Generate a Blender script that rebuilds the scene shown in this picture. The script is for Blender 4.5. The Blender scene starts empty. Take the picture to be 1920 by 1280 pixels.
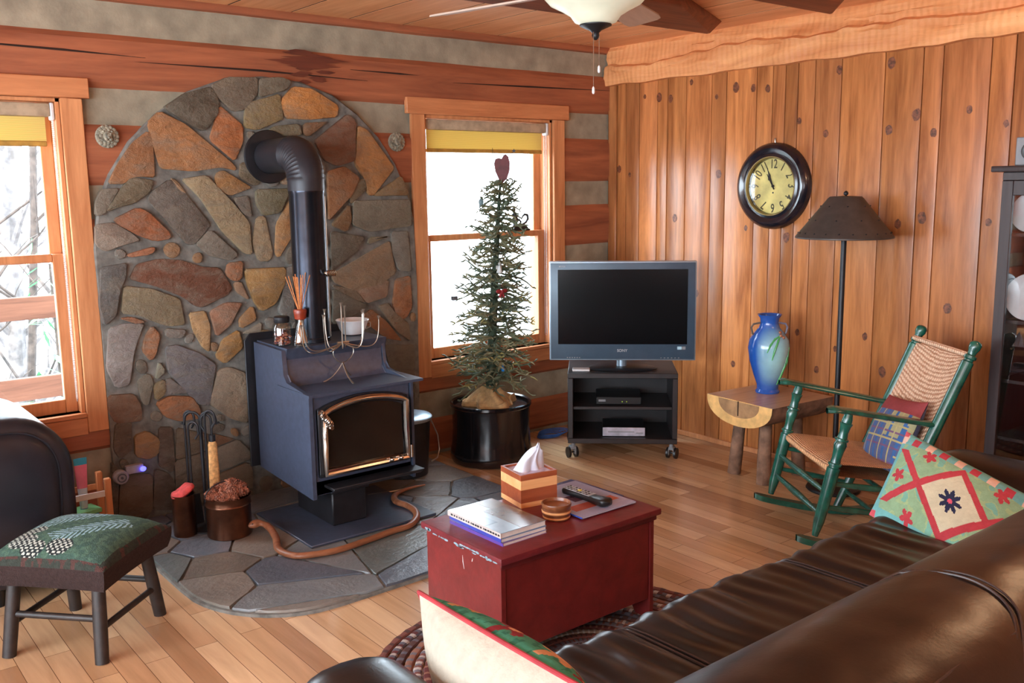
import bpy, bmesh, math, random
from mathutils import Vector, Matrix, noise
PI = math.pi
R = math.radians
scene = bpy.context.scene
COL = scene.collection

# ------------------------------------------------------------------ camera, light, exposure
cam_d = bpy.data.cameras.new('camera')
cam_o = bpy.data.objects.new('camera', cam_d)
COL.objects.link(cam_o)
_right = Vector((0.77948784, -0.62628782, -0.01273872))
_up = Vector((0.11091075, 0.11796966, 0.98680391))
_fwd = Vector((0.61652049, 0.77061451, -0.16141797))
m = Matrix.Identity(4)
for i in range(3):
    m[i][0] = _right[i]; m[i][1] = _up[i]; m[i][2] = -_fwd[i]
m.translation = (-4.43371, -4.49717, 1.55)
cam_o.matrix_world = m
cam_d.sensor_width = 36.0
cam_d.lens = 1768.997 / 1920 * 36.0
cam_d.clip_start = 0.05
scene.camera = cam_o

world = bpy.data.worlds.new('sky')
scene.world = world
world.use_nodes = True
bg = world.node_tree.nodes['Background']
bg.inputs['Color'].default_value = (0.78, 0.90, 1.0, 1)
bg.inputs['Strength'].default_value = 8.5
scene.view_settings.view_transform = 'Standard'
scene.view_settings.look = 'None'
scene.view_settings.gamma = 1
scene.view_settings.use_curve_mapping = False
scene.view_settings.exposure = 1.05
scene.cycles.max_bounces = 10
scene.cycles.diffuse_bounces = 6
scene.cycles.transparent_max_bounces = 12
scene.cycles.use_denoising = True

def area_light(name, loc, rot, sx, sy, power, color=(1, 1, 1), portal=False):
    l = bpy.data.lights.new(name, 'AREA')
    l.shape = 'RECTANGLE'; l.size = sx; l.size_y = sy; l.energy = power; l.color = color
    if portal: l.cycles.is_portal = True
    o = bpy.data.objects.new(name, l)
    COL.objects.link(o); o.location = loc; o.rotation_euler = rot
    return o
# daylight portals in the window openings (left wall, wall behind the camera, the two log-wall windows)
area_light('daylight', (-6.99, -2.15, 1.35), (0, -PI/2, 0), 1.7, 3.1, 1, portal=True)
area_light('daylight', (-6.99, -5.2, 1.35), (0, -PI/2, 0), 1.7, 2.6, 1, portal=True)
area_light('daylight', (-5.35, -7.49, 1.5), (PI/2, 0, 0), .7, 1.2, 1, portal=True)
area_light('daylight', (-0.975, 0.24, 1.25), (-PI/2, 0, 0), 0.95, 1.4, 1, portal=True)
area_light('daylight', (-3.805, 0.24, 1.25), (-PI/2, 0, 0), 0.95, 1.4, 1, portal=True)
sun_d = bpy.data.lights.new('sun', 'SUN')
sun_d.energy = 6.0; sun_d.angle = R(1.5); sun_d.color = (1.0, 0.9, 0.76)
sun_o = bpy.data.objects.new('sun', sun_d)
COL.objects.link(sun_o)
sun_o.rotation_euler = Vector((0.35, 0.7, -0.75)).to_track_quat('-Z', 'Y').to_euler()

def lamp(loc, power, color, r=.12):
    l = bpy.data.lights.new('added_lamp', 'POINT'); l.energy = power; l.color = color; l.shadow_soft_size = r
    o = bpy.data.objects.new('added_lamp', l); COL.objects.link(o); o.location = loc
lamp((-.55, -3.55, 2.2), 7, (1.0, .68, .40), .06); lamp((-1.6, -6.2, 2.05), 5, (1.0, .78, .55)); lamp((-4.6, -6.4, 2.05), 5, (1.0, .82, .62))   # unseen lamps added: one for the sofa's warm sheen, two as fill behind camera

# ------------------------------------------------------------------ helpers
def s2l(c):
    return tuple(((x/255) / 12.92) if x/255 <= 0.04045 else (((x/255) + 0.055) / 1.055) ** 2.4 for x in c[:3]) + (1.0,)

class MB:
    """collects shapes into one mesh"""
    def __init__(self):
        self.bm = bmesh.new()
        self.cl = self.bm.loops.layers.float_color.new('Col')
        self.uv = None
    def _fin(self, faces, mi=0, col=None, smooth=True):
        for f in faces:
            f.material_index = mi; f.smooth = smooth
            if col is not None:
                for l in f.loops: l[self.cl] = col if len(col) == 4 else s2l(col)
    def hexa(self, pts, mi=0, col=None, bevel=0, seg=1):
        vs = [self.bm.verts.new(p) for p in pts]
        idx = [(0,3,2,1), (4,5,6,7), (0,1,5,4), (1,2,6,5), (2,3,7,6), (3,0,4,7)]
        fs = [self.bm.faces.new([vs[i] for i in q]) for q in idx]
        self._fin(fs, mi, col)
        if bevel > 0:
            es = list({e for f in fs for e in f.edges})
            r = bmesh.ops.bevel(self.bm, geom=es, offset=bevel, segments=seg, affect='EDGES', profile=0.6)
            self._fin([f for f in r['faces']], mi, col)
            fs = fs
        return vs
    def box(self, c, s, M=None, mi=0, col=None, bevel=0, seg=1):
        x, y, z = s[0]/2, s[1]/2, s[2]/2
        pts = [Vector((sx*x, sy*y, sz*z)) for sz in (-1, 1) for sx, sy in ((-1,-1), (1,-1), (1,1), (-1,1))]
        c = Vector(c)
        pts = [((M @ p) if M else p) + c for p in pts]
        return self.hexa(pts, mi, col, bevel, seg)
    def bx(self, x0, x1, y0, y1, z0, z1, **k):
        return self.box(((x0+x1)/2, (y0+y1)/2, (z0+z1)/2), (abs(x1-x0), abs(y1-y0), abs(z1-z0)), **k)
    def tube(self, path, r, n=10, closed=False, mi=0, col=None, caps=True, flat=None):
        P = [Vector(p) for p in path]; N = len(P)
        rr = r if isinstance(r, (list, tuple)) else [r]*N
        rings = []; up = None
        for i in range(N):
            a = P[(i-1) % N] if (i > 0 or closed) else P[i]
            b = P[(i+1) % N] if (i < N-1 or closed) else P[i]
            t = (b-a); t = t.normalized() if t.length > 1e-9 else Vector((0,0,1))
            if up is None:
                up = Vector((0,0,1)) if abs(t.z) < 0.9 else Vector((1,0,0))
            s = t.cross(up)
            if s.length < 1e-6: s = t.cross(Vector((0.3,1,0)))
            s.normalize(); u = s.cross(t).normalized(); up = u
            fx = 1 if flat is None else flat
            rings.append([self.bm.verts.new(P[i] + (s*math.cos(2*PI*k/n) + u*math.sin(2*PI*k/n)*fx)*rr[i]) for k in range(n)])
        fs = []
        for i in range(N if closed else N-1):
            A, B = rings[i], rings[(i+1) % N]
            for k in range(n):
                fs.append(self.bm.faces.new((A[k], A[(k+1) % n], B[(k+1) % n], B[k])))
        if caps and not closed:
            fs.append(self.bm.faces.new(rings[0][::-1])); fs.append(self.bm.faces.new(rings[-1]))
        self._fin(fs, mi, col)
    def cyl(self, p0, p1, r0, r1=None, n=20, mi=0, col=None, caps=True):
        self.tube([p0, p1], [r0, r0 if r1 is None else r1], n, mi=mi, col=col, caps=caps)
    def lathe(self, prof, c=(0,0,0), n=32, M=None, mi=0, col=None, a0=0, a1=2*PI, cap0=True, cap1=True, fr=None):
        c = Vector(c); full = abs(a1-a0-2*PI) < 1e-6
        cnt = n if full else n+1
        rings = []
        for r, z in prof:
            ring = []
            for k in range(cnt):
                a = a0 + (a1-a0)*k/n
                q = r * (fr(a, z) if fr else 1)
                p = Vector((q*math.cos(a), q*math.sin(a), z))
                ring.append(self.bm.verts.new(((M @ p) if M else p) + c))
            rings.append(ring)
        fs = []
        for i in range(len(rings)-1):
            A, B = rings[i], rings[i+1]
            for k in range(cnt if full else n):
                fs.append(self.bm.faces.new((A[k], A[(k+1) % cnt], B[(k+1) % cnt], B[k])))
        if full and cap0: fs.append(self.bm.faces.new(rings[0][::-1]))
        if full and cap1: fs.append(self.bm.faces.new(rings[-1]))
        self._fin(fs, mi, col)
    def prism(self, poly, z0, z1, M=None, c=(0,0,0), mi=0, col=None, bevel=0, seg=1, inset=0, rise=0):
        c = Vector(c)
        T = lambda p: ((M @ p) if M else p) + c
        lo = [self.bm.verts.new(T(Vector((p[0], p[1], z0)))) for p in poly]
        hi = [self.bm.verts.new(T(Vector((p[0], p[1], z1)))) for p in poly]
        n = len(poly)
        fs = [self.bm.faces.new((lo[k], lo[(k+1) % n], hi[(k+1) % n], hi[k])) for k in range(n)]
        fs.append(self.bm.faces.new(lo[::-1])); top = self.bm.faces.new(hi); fs.append(top)
        self._fin(fs, mi, col)
        if bevel > 0:
            es = list(top.edges)
            r = bmesh.ops.bevel(self.bm, geom=es, offset=bevel, segments=seg, affect='EDGES', profile=0.6)
            self._fin(r['faces'], mi, col)
    def ball(self, c, r, nu=14, nv=10, M=None, mi=0, col=None):
        r = r if isinstance(r, (tuple, list)) else (r, r, r)
        S = Matrix.Diagonal(Vector(r))
        MM = (M @ S) if M else S
        prof = [(max(1e-4, math.sin(PI*i/nv)), -math.cos(PI*i/nv)) for i in range(nv+1)]
        self.lathe(prof, c, nu, MM, mi, col)
    def grid(self, fn, nu, nv, mi=0, col=None, cu=False, cv=False, uvs=None):
        V = [[self.bm.verts.new(fn(i/nu, j/nv)) for j in range(nv if cv else nv+1)] for i in range(nu if cu else nu+1)]
        if uvs and self.uv is None: self.uv = self.bm.loops.layers.uv.new('UVMap')
        fs = []
        for i in range(nu):
            for j in range(nv):
                i2 = (i+1) % nu if cu else i+1; j2 = (j+1) % nv if cv else j+1
                f = self.bm.faces.new((V[i][j], V[i2][j], V[i2][j2], V[i][j2])); fs.append(f)
                if uvs:
                    for l, (a, b) in zip(f.loops, ((i, j), (i+1, j), (i+1, j+1), (i, j+1))):
                        l[self.uv].uv = uvs(a/nu, b/nv)
        self._fin(fs, mi, col)
        return V

def obj(name, mb, mats, parent=None, world=False, angle=38, normals=True):
    """link the collected shapes as one mesh object; world=True: coordinates are world ones"""
    bm = mb.bm
    if world and parent is not None:
        bmesh.ops.transform(bm, matrix=root_matrix(parent).inverted(), verts=bm.verts)
    if normals: bmesh.ops.recalc_face_normals(bm, faces=bm.faces)
    me = bpy.data.meshes.new(name); bm.to_mesh(me); bm.free()
    for mt in (mats if isinstance(mats, (list, tuple)) else [mats]): me.materials.append(mt)
    me.set_sharp_from_angle(angle=R(angle))
    o = bpy.data.objects.new(name, me); COL.objects.link(o)
    if parent is not None: o.parent = parent
    return o
def root_matrix(o):
    M = Matrix.LocRotScale(o.location, o.rotation_euler, None)
    return (root_matrix(o.parent) @ M) if o.parent else M
def tag(o, label, cat, group=None, kind=None):
    o['label'] = label; o['category'] = cat
    if group: o['group'] = group
    if kind: o['kind'] = kind
    return o
def thing(name, label, cat, loc=(0,0,0), rz=0, group=None):
    o = bpy.data.objects.new(name, None); COL.objects.link(o)
    o.empty_display_size = 0.05
    o.location = loc; o.rotation_euler = (0, 0, rz)
    return tag(o, label, cat, group)
def struct(name, mb=None, mats=None, parent=None, **k):
    if mb is None:
        o = bpy.data.objects.new(name, None); COL.objects.link(o)
    else:
        o = obj(name, mb, mats, parent, **k)
    if parent is None: o['kind'] = 'structure'
    return o
def recentre(o, p):
    """move a mesh object's origin to p without moving its shape"""
    p = Vector(p); o.data.transform(Matrix.Translation(-p)); o.location = p; return o
def copy_tree(o, parent=None):
    c = o.copy(); COL.objects.link(c); c.parent = parent
    for ch in [x for x in bpy.data.objects if x.parent == o]: copy_tree(ch, c)
    return c
def frm(x, y=None, z=None):
    """matrix (3x3) whose columns are the given axes"""
    M = Matrix.Identity(3)
    for i in range(3): M[i][0] = x[i]; M[i][1] = y[i]; M[i][2] = z[i]
    return M
def mod_bevel(o, w, seg=2):
    b = o.modifiers.new('bevel', 'BEVEL'); b.width = w; b.segments = seg; b.limit_method = 'ANGLE'; b.angle_limit = R(40); return o
def mod_sub(o, lv=1):
    s = o.modifiers.new('sub', 'SUBSURF'); s.levels = lv; s.render_levels = lv; return o

# ------------------------------------------------------------------ materials
class NT:
    def __init__(self, name):
        self.m = bpy.data.materials.new(name); self.m.use_nodes = True
        self.t = self.m.node_tree; self.n = self.t.nodes; self.l = self.t.links
        self.b = self.n['Principled BSDF']
    def node(self, typ, **k):
        x = self.n.new(typ)
        for a, v in k.items(): setattr(x, a, v)
        return x
    def link(self, a, b): self.l.new(a, b)
    def coords(self, scale=(1,1,1), rot=(0,0,0), src='Object'):
        tc = self.node('ShaderNodeTexCoord'); mp = self.node('ShaderNodeMapping')
        mp.inputs['Scale'].default_value = scale; mp.inputs['Rotation'].default_value = rot
        self.link(tc.outputs[src], mp.inputs['Vector']); return mp.outputs['Vector']
    def noise(self, vec, scale, detail=4, rough=0.55, dist=0.0):
        x = self.node('ShaderNodeTexNoise'); x.inputs['Scale'].default_value = scale
        x.inputs['Detail'].default_value = detail; x.inputs['Roughness'].default_value = rough
        x.inputs['Distortion'].default_value = dist
        self.link(vec, x.inputs['Vector']); return x.outputs['Fac']
    def ramp(self, fac, stops):
        x = self.node('ShaderNodeValToRGB'); e = x.color_ramp.elements
        while len(e) < len(stops): e.new(0.5)
        for i, (p, c) in enumerate(stops):
            e[i].position = p; e[i].color = c if len(c) == 4 else s2l(c)
        self.link(fac, x.inputs['Fac']); return x.outputs['Color']
    def mix(self, fac, a, b, mode='MIX'):
        x = self.node('ShaderNodeMix', data_type='RGBA', blend_type=mode)
        for s, v in ((x.inputs[0], fac), (x.inputs[6], a), (x.inputs[7], b)):
            if isinstance(v, (int, float)): s.default_value = v
            elif isinstance(v, (tuple, list)): s.default_value = v if len(v) == 4 else s2l(v)
            else: self.link(v, s)
        return x.outputs[2]
    def math(self, op, a, b=None, c=None):
        x = self.node('ShaderNodeMath', operation=op)
        for i, v in enumerate((a, b, c)):
            if v is None: continue
            if isinstance(v, (int, float)): x.inputs[i].default_value = v
            else: self.link(v, x.inputs[i])
        return x.outputs[0]
    def attr(self, name='Col'):
        x = self.node('ShaderNodeAttribute'); x.attribute_name = name; return x.outputs['Color']
    def bump(self, h, strength=0.3, dist=0.01):
        x = self.node('ShaderNodeBump'); x.inputs['Strength'].default_value = strength
        x.inputs['Distance'].default_value = dist
        self.link(h, x.inputs['Height']); self.link(x.outputs['Normal'], self.b.inputs['Normal'])
    def fin(self, color=None, rough=0.5, metal=0.0, spec=0.5, coat=0.0):
        b = self.b
        if color is not None:
            if isinstance(color, (tuple, list)): b.inputs['Base Color'].default_value = color if len(color) == 4 else s2l(color)
            else: self.link(color, b.inputs['Base Color'])
        if isinstance(rough, (int, float)): b.inputs['Roughness'].default_value = rough
        else: self.link(rough, b.inputs['Roughness'])
        b.inputs['Metallic'].default_value = metal
        b.inputs['Specular IOR Level'].default_value = spec
        if coat: b.inputs['Coat Weight'].default_value = coat; b.inputs['Coat Roughness'].default_value = 0.12
        return self.m

def plain(name, c, rough=0.5, metal=0.0, spec=0.5, var=0.12, ns=18, bump=0.0, coat=0.0, bs=60):
    """one colour with a slight mottling"""
    t = NT(name); v = t.coords()
    n = t.noise(v, ns, 4)
    c0 = tuple(max(0, x*(1-var)) for x in c); c1 = tuple(min(255, x*(1+var)) for x in c)
    col = t.ramp(n, [(0.3, c0), (0.7, c1)])
    if bump: t.bump(t.noise(v, bs, 3), bump, 0.004)
    return t.fin(col, rough, metal, spec, coat)
def wood(name, dark, light, axis='z', rough=0.45, scale=1.0, bump=0.15, attr=False, spec=0.5, streak=14, coat=0.0):
    t = NT(name); s = {'x': (0.09, 1, 1), 'y': (1, 0.09, 1), 'z': (1, 1, 0.09)}[axis]
    v = t.coords(tuple(a*scale for a in s))
    n1 = t.noise(v, streak, 5, 0.6, 1.2); n2 = t.noise(v, streak*5, 3, 0.6, 0.3)
    f = t.math('ADD', t.math('MULTIPLY', n1, 0.72), t.math('MULTIPLY', n2, 0.28))
    col = t.ramp(f, [(0.32, dark), (0.66, light)])
    if attr: col = t.mix(1.0, col, t.attr(), 'MULTIPLY')
    if bump: t.bump(f, bump, 0.006)
    return t.fin(col, rough, 0, spec, coat)
def attr_mat(name, rough=0.6, ns=14, var=0.25, bump=0.3, spec=0.4, bdist=0.01, metal=0, coat=0.0):
    """colour kept per face in the mesh, mottled"""
    t = NT(name); v = t.coords()
    n = t.noise(v, ns, 5, 0.6, 0.4)
    g = t.ramp(n, [(0.25, (1-var,)*3 + (1,)), (0.75, (1+var*0.6,)*3 + (1,))])
    col = t.mix(1.0, t.attr(), g, 'MULTIPLY')
    if bump: t.bump(t.noise(v, ns*2.5, 5), bump, bdist)
    return t.fin(col, rough, metal, spec, coat)

M = {}
M['log'] = wood('hewn_log', (124, 68, 46), (178, 106, 70), 'x', 0.62, 1.0, 0.35, streak=9)
M['trim'] = wood('pine_trim', (182, 116, 72), (222, 156, 106), 'z', 0.5, 1.0, 0.1)
M['trimx'] = wood('pine_trim_across', (174, 106, 66), (214, 144, 96), 'x', 0.5, 1.0, 0.1)
M['chink'] = plain('chinking', (150, 142, 122), 0.9, var=0.12, ns=9, bump=0.3, bs=90)
M['mortar'] = plain('mortar', (108, 106, 100), 0.9, var=0.2, ns=20, bump=0.5, bs=70)
M['board'] = wood('pine_board', (136, 78, 42), (208, 138, 84), 'z', 0.3, 1.0, 0.12, attr=True, streak=11)
M['knot'] = plain('knot', (104, 62, 42), 0.4, var=0.4, ns=60)
M['ceil'] = wood('ceiling_board', (216, 144, 92), (248, 188, 134), 'y', 0.5, 1.0, 0.08, attr=True, streak=9)
M['beam'] = wood('dark_beam', (100, 56, 40), (146, 84, 58), 'x', 0.6, 1.0, 0.3)
M['groove'] = plain('groove_shadow_gap', (44, 24, 14), 0.9, var=0.1)
def stone_mat():
    t = NT('fieldstone'); v = t.coords(); v2 = t.coords((.8, 1, 1.8), (0, R(35), 0))
    n1 = t.noise(v, 7, 6, 0.62, 0.8); n2 = t.noise(v2, 11, 6, 0.7, 0.3); n3 = t.noise(v, 55, 4, 0.6)
    c = t.mix(1.0, t.attr(), t.ramp(n1, [(0.25, (0.62, 0.60, 0.60, 1)), (0.72, (1.28, 1.25, 1.2, 1))]), 'MULTIPLY')
    c = t.mix(t.ramp(n2, [(0.42, (.12, .12, .12, 1)), (0.72, (.75, .75, .75, 1))]), c, (122, 114, 100))
    c = t.mix(t.ramp(n2, [(0.24, (.6, .6, .6, 1)), (0.46, (0, 0, 0, 1))]), c, (92, 74, 60))
    t.bump(t.math('ADD', n2, t.math('MULTIPLY', n3, 0.35)), 0.8, 0.02)
    return t.fin(c, 0.62, 0, 0.4)
M['stone'] = stone_mat()
def hewn_mat():
    t = NT('hewn_pale_log'); v = t.coords((1, 0.12, 1))
    n = t.noise(v, 9, 5, 0.6, 1.0)
    w = t.node('ShaderNodeTexWave', wave_type='BANDS', bands_direction='Y')
    w.inputs['Scale'].default_value = 9; w.inputs['Distortion'].default_value = 2.5; w.inputs['Detail'].default_value = 2
    t.link(t.coords(), w.inputs['Vector'])
    col = t.ramp(n, [(0.3, (206, 132, 80)), (0.7, (240, 172, 112))])
    t.bump(t.math('ADD', t.math('MULTIPLY', w.outputs['Fac'], 0.35), n), 0.5, 0.012)
    return t.fin(col, 0.6)
M['hewn'] = hewn_mat()
def floor_mat():
    t = NT('maple_floor')
    tc = t.node('ShaderNodeTexCoord')
    br = t.node('ShaderNodeTexBrick')
    br.offset = 0.37; br.squash = 1.0
    br.inputs['Scale'].default_value = 1.0
    br.inputs['Brick Width'].default_value = 0.72; br.inputs['Row Height'].default_value = 0.083
    br.inputs['Mortar Size'].default_value = 0.0012; br.inputs['Mortar Smooth'].default_value = 0.4
    br.inputs['Color1'].default_value = (0, 0, 0, 1); br.inputs['Color2'].default_value = (1, 1, 1, 1)
    br.inputs['Mortar'].default_value = (0.5, 0.5, 0.5, 1)
    mp = t.node('ShaderNodeMapping'); mp.inputs['Rotation'].default_value = (0, 0, R(90))
    t.link(tc.outputs['Object'], mp.inputs['Vector']); t.link(mp.outputs['Vector'], br.inputs['Vector'])
    v = t.coords((1, 0.08, 1))
    n = t.noise(v, 16, 5, 0.6, 0.8)
    tone = t.ramp(br.outputs['Color'], [(0.0, (168, 128, 94)), (0.3, (202, 164, 124)), (0.6, (220, 188, 150)), (1.0, (190, 148, 110))])
    grain = t.ramp(n, [(0.3, (0.80, 0.76, 0.72, 1)), (0.7, (1.08, 1.06, 1.04, 1))])
    col = t.mix(1.0, tone, grain, 'MULTIPLY')
    col = t.mix(br.outputs['Fac'], col, (96, 62, 40))
    t.bump(t.math('SUBTRACT', 1.0, br.outputs['Fac']), 0.25, 0.002)
    r = t.math('ADD', 0.13, t.math('MULTIPLY', n, 0.14))
    return t.fin(col, r, 0, 0.55)
M['floor'] = floor_mat()
def hearth_mat():
    t = NT('slate_flags'); v = t.coords()
    n = t.noise(v, 3.5, 6, 0.65, 0.6); n2 = t.noise(v, 30, 5, 0.6)
    col = t.ramp(n, [(0.25, (0.72, 0.72, 0.74, 1)), (0.7, (1.15, 1.12, 1.08, 1))])
    col = t.mix(1.0, t.attr(), col, 'MULTIPLY')
    t.bump(t.math('ADD', n, t.math('MULTIPLY', n2, 0.4)), 0.5, 0.02)
    return t.fin(col, 0.36, 0, 0.6)
M['slate'] = hearth_mat()
def glass_mat(name, tint=(1, 1, 1, 1), gl=0.06, rough=0.0):
    t = NT(name); t.n.remove(t.b)
    tr = t.node('ShaderNodeBsdfTransparent'); tr.inputs['Color'].default_value = tint
    g = t.node('ShaderNodeBsdfGlossy'); g.inputs['Roughness'].default_value = rough
    mx = t.node('ShaderNodeMixShader'); mx.inputs[0].default_value = gl
    out = t.n['Material Output']
    t.link(tr.outputs[0], mx.inputs[1]); t.link(g.outputs[0], mx.inputs[2]); t.link(mx.outputs[0], out.inputs['Surface'])
    return t.m
M['glass'] = glass_mat('window_glass', (0.97, 0.99, 1, 1), 0.05)
M['clear'] = glass_mat('jar_glass', (0.86, 0.92, 0.93, 1), 0.14, 0.02)
def shade_mat():
    t = NT('woven_shade'); t.n.remove(t.b)
    w = t.node('ShaderNodeTexWave', wave_type='BANDS', bands_direction='Z'); w.inputs['Scale'].default_value = 60
    t.link(t.coords(), w.inputs['Vector'])
    d = t.node('ShaderNodeBsdfDiffuse'); tl = t.node('ShaderNodeBsdfTranslucent')
    c = t.ramp(w.outputs['Fac'], [(0, (206, 180, 96)), (1, (238, 220, 150))])
    t.link(c, d.inputs['Color']); t.link(c, tl.inputs['Color'])
    mx = t.node('ShaderNodeMixShader'); mx.inputs[0].default_value = 0.3
    t.link(d.outputs[0], mx.inputs[1]); t.link(tl.outputs[0], mx.inputs[2])
    t.link(mx.outputs[0], t.n['Material Output'].inputs['Surface'])
    return t.m
M['shade'] = shade_mat()
M['rollergrey'] = plain('roller_fabric', (176, 158, 132), 0.8)
M['whiteplastic'] = plain('white_plastic', (215, 215, 215), 0.4, var=0.03)
M['blackiron'] = plain('black_iron', (34, 34, 38), 0.42, 0.3, var=0.15)
M['stove'] = plain('stove_steel', (60, 68, 86), 0.36, 0.0, spec=0.7, var=0.1, ns=40, bump=0.04)
M['pipe'] = plain('stove_pipe_black', (62, 66, 76), 0.24, 0.9, var=0.1)
M['pipematt'] = plain('stove_pipe_elbow', (44, 44, 50), 0.42, 0.2, var=0.1)
M['chrome'] = plain('polished_nickel', (196, 186, 176), 0.16, 1.0, var=0.06)
M['stoveglass'] = plain('firebox_glass', (16, 16, 16), 0.12, 0.0, spec=0.6, var=0.1)
M['silver'] = plain('brushed_silver', (170, 162, 150), 0.3, 0.9, var=0.1)
def leather(name, c):
    t = NT(name); v = t.coords()
    n = t.noise(v, 4, 5, 0.6, 0.5); n2 = t.noise(v, 120, 3, 0.5)
    col = t.ramp(n, [(0.3, tuple(x*0.8 for x in c)), (0.7, tuple(min(255, x*1.25) for x in c))])
    t.bump(t.math('ADD', t.math('MULTIPLY', n2, 0.12), t.noise(v, 6, 2, 0.4, 1.0)), 0.12, 0.015)
    r = t.math('ADD', 0.25, t.math('MULTIPLY', n, 0.14))
    return t.fin(col, r, 0, 0.5)
M['leather'] = leather('brown_leather', (27, 20, 19))
M['bleather'] = leather('black_leather', (30, 30, 36))
M['stitch'] = plain('leather_seam', (92, 72, 62), 0.5, var=0.1)
M['red'] = attr_mat('red_chest_paint', 0.42, 16, 0.3, 0.25, 0.5, 0.004)
M['paper'] = plain('paper_pages', (222, 220, 216), 0.7, var=0.05)
M['green'] = plain('green_paint', (24, 86, 72), 0.26, var=0.2, ns=26, spec=0.7, coat=0.3)
M['tvbezel'] = plain('tv_bezel', (58, 78, 95), 0.3, 0.1, var=0.04)
M['tvsilver'] = plain('tv_silver_edge', (150, 168, 182), 0.3, 0.6, var=0.04)
M['screen'] = plain('tv_screen', (10, 10, 12), 0.16, var=0.05, spec=0.35)
M['cart'] = plain('black_brown_cart', (38, 33, 34), 0.45, var=0.15)
M['black'] = plain('black_plastic', (20, 20, 22), 0.4, var=0.1)
M['grey'] = plain('grey_plastic', (128, 130, 134), 0.4, var=0.05)
M['white'] = plain('white_ceramic', (226, 228, 230), 0.3, var=0.03)
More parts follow.
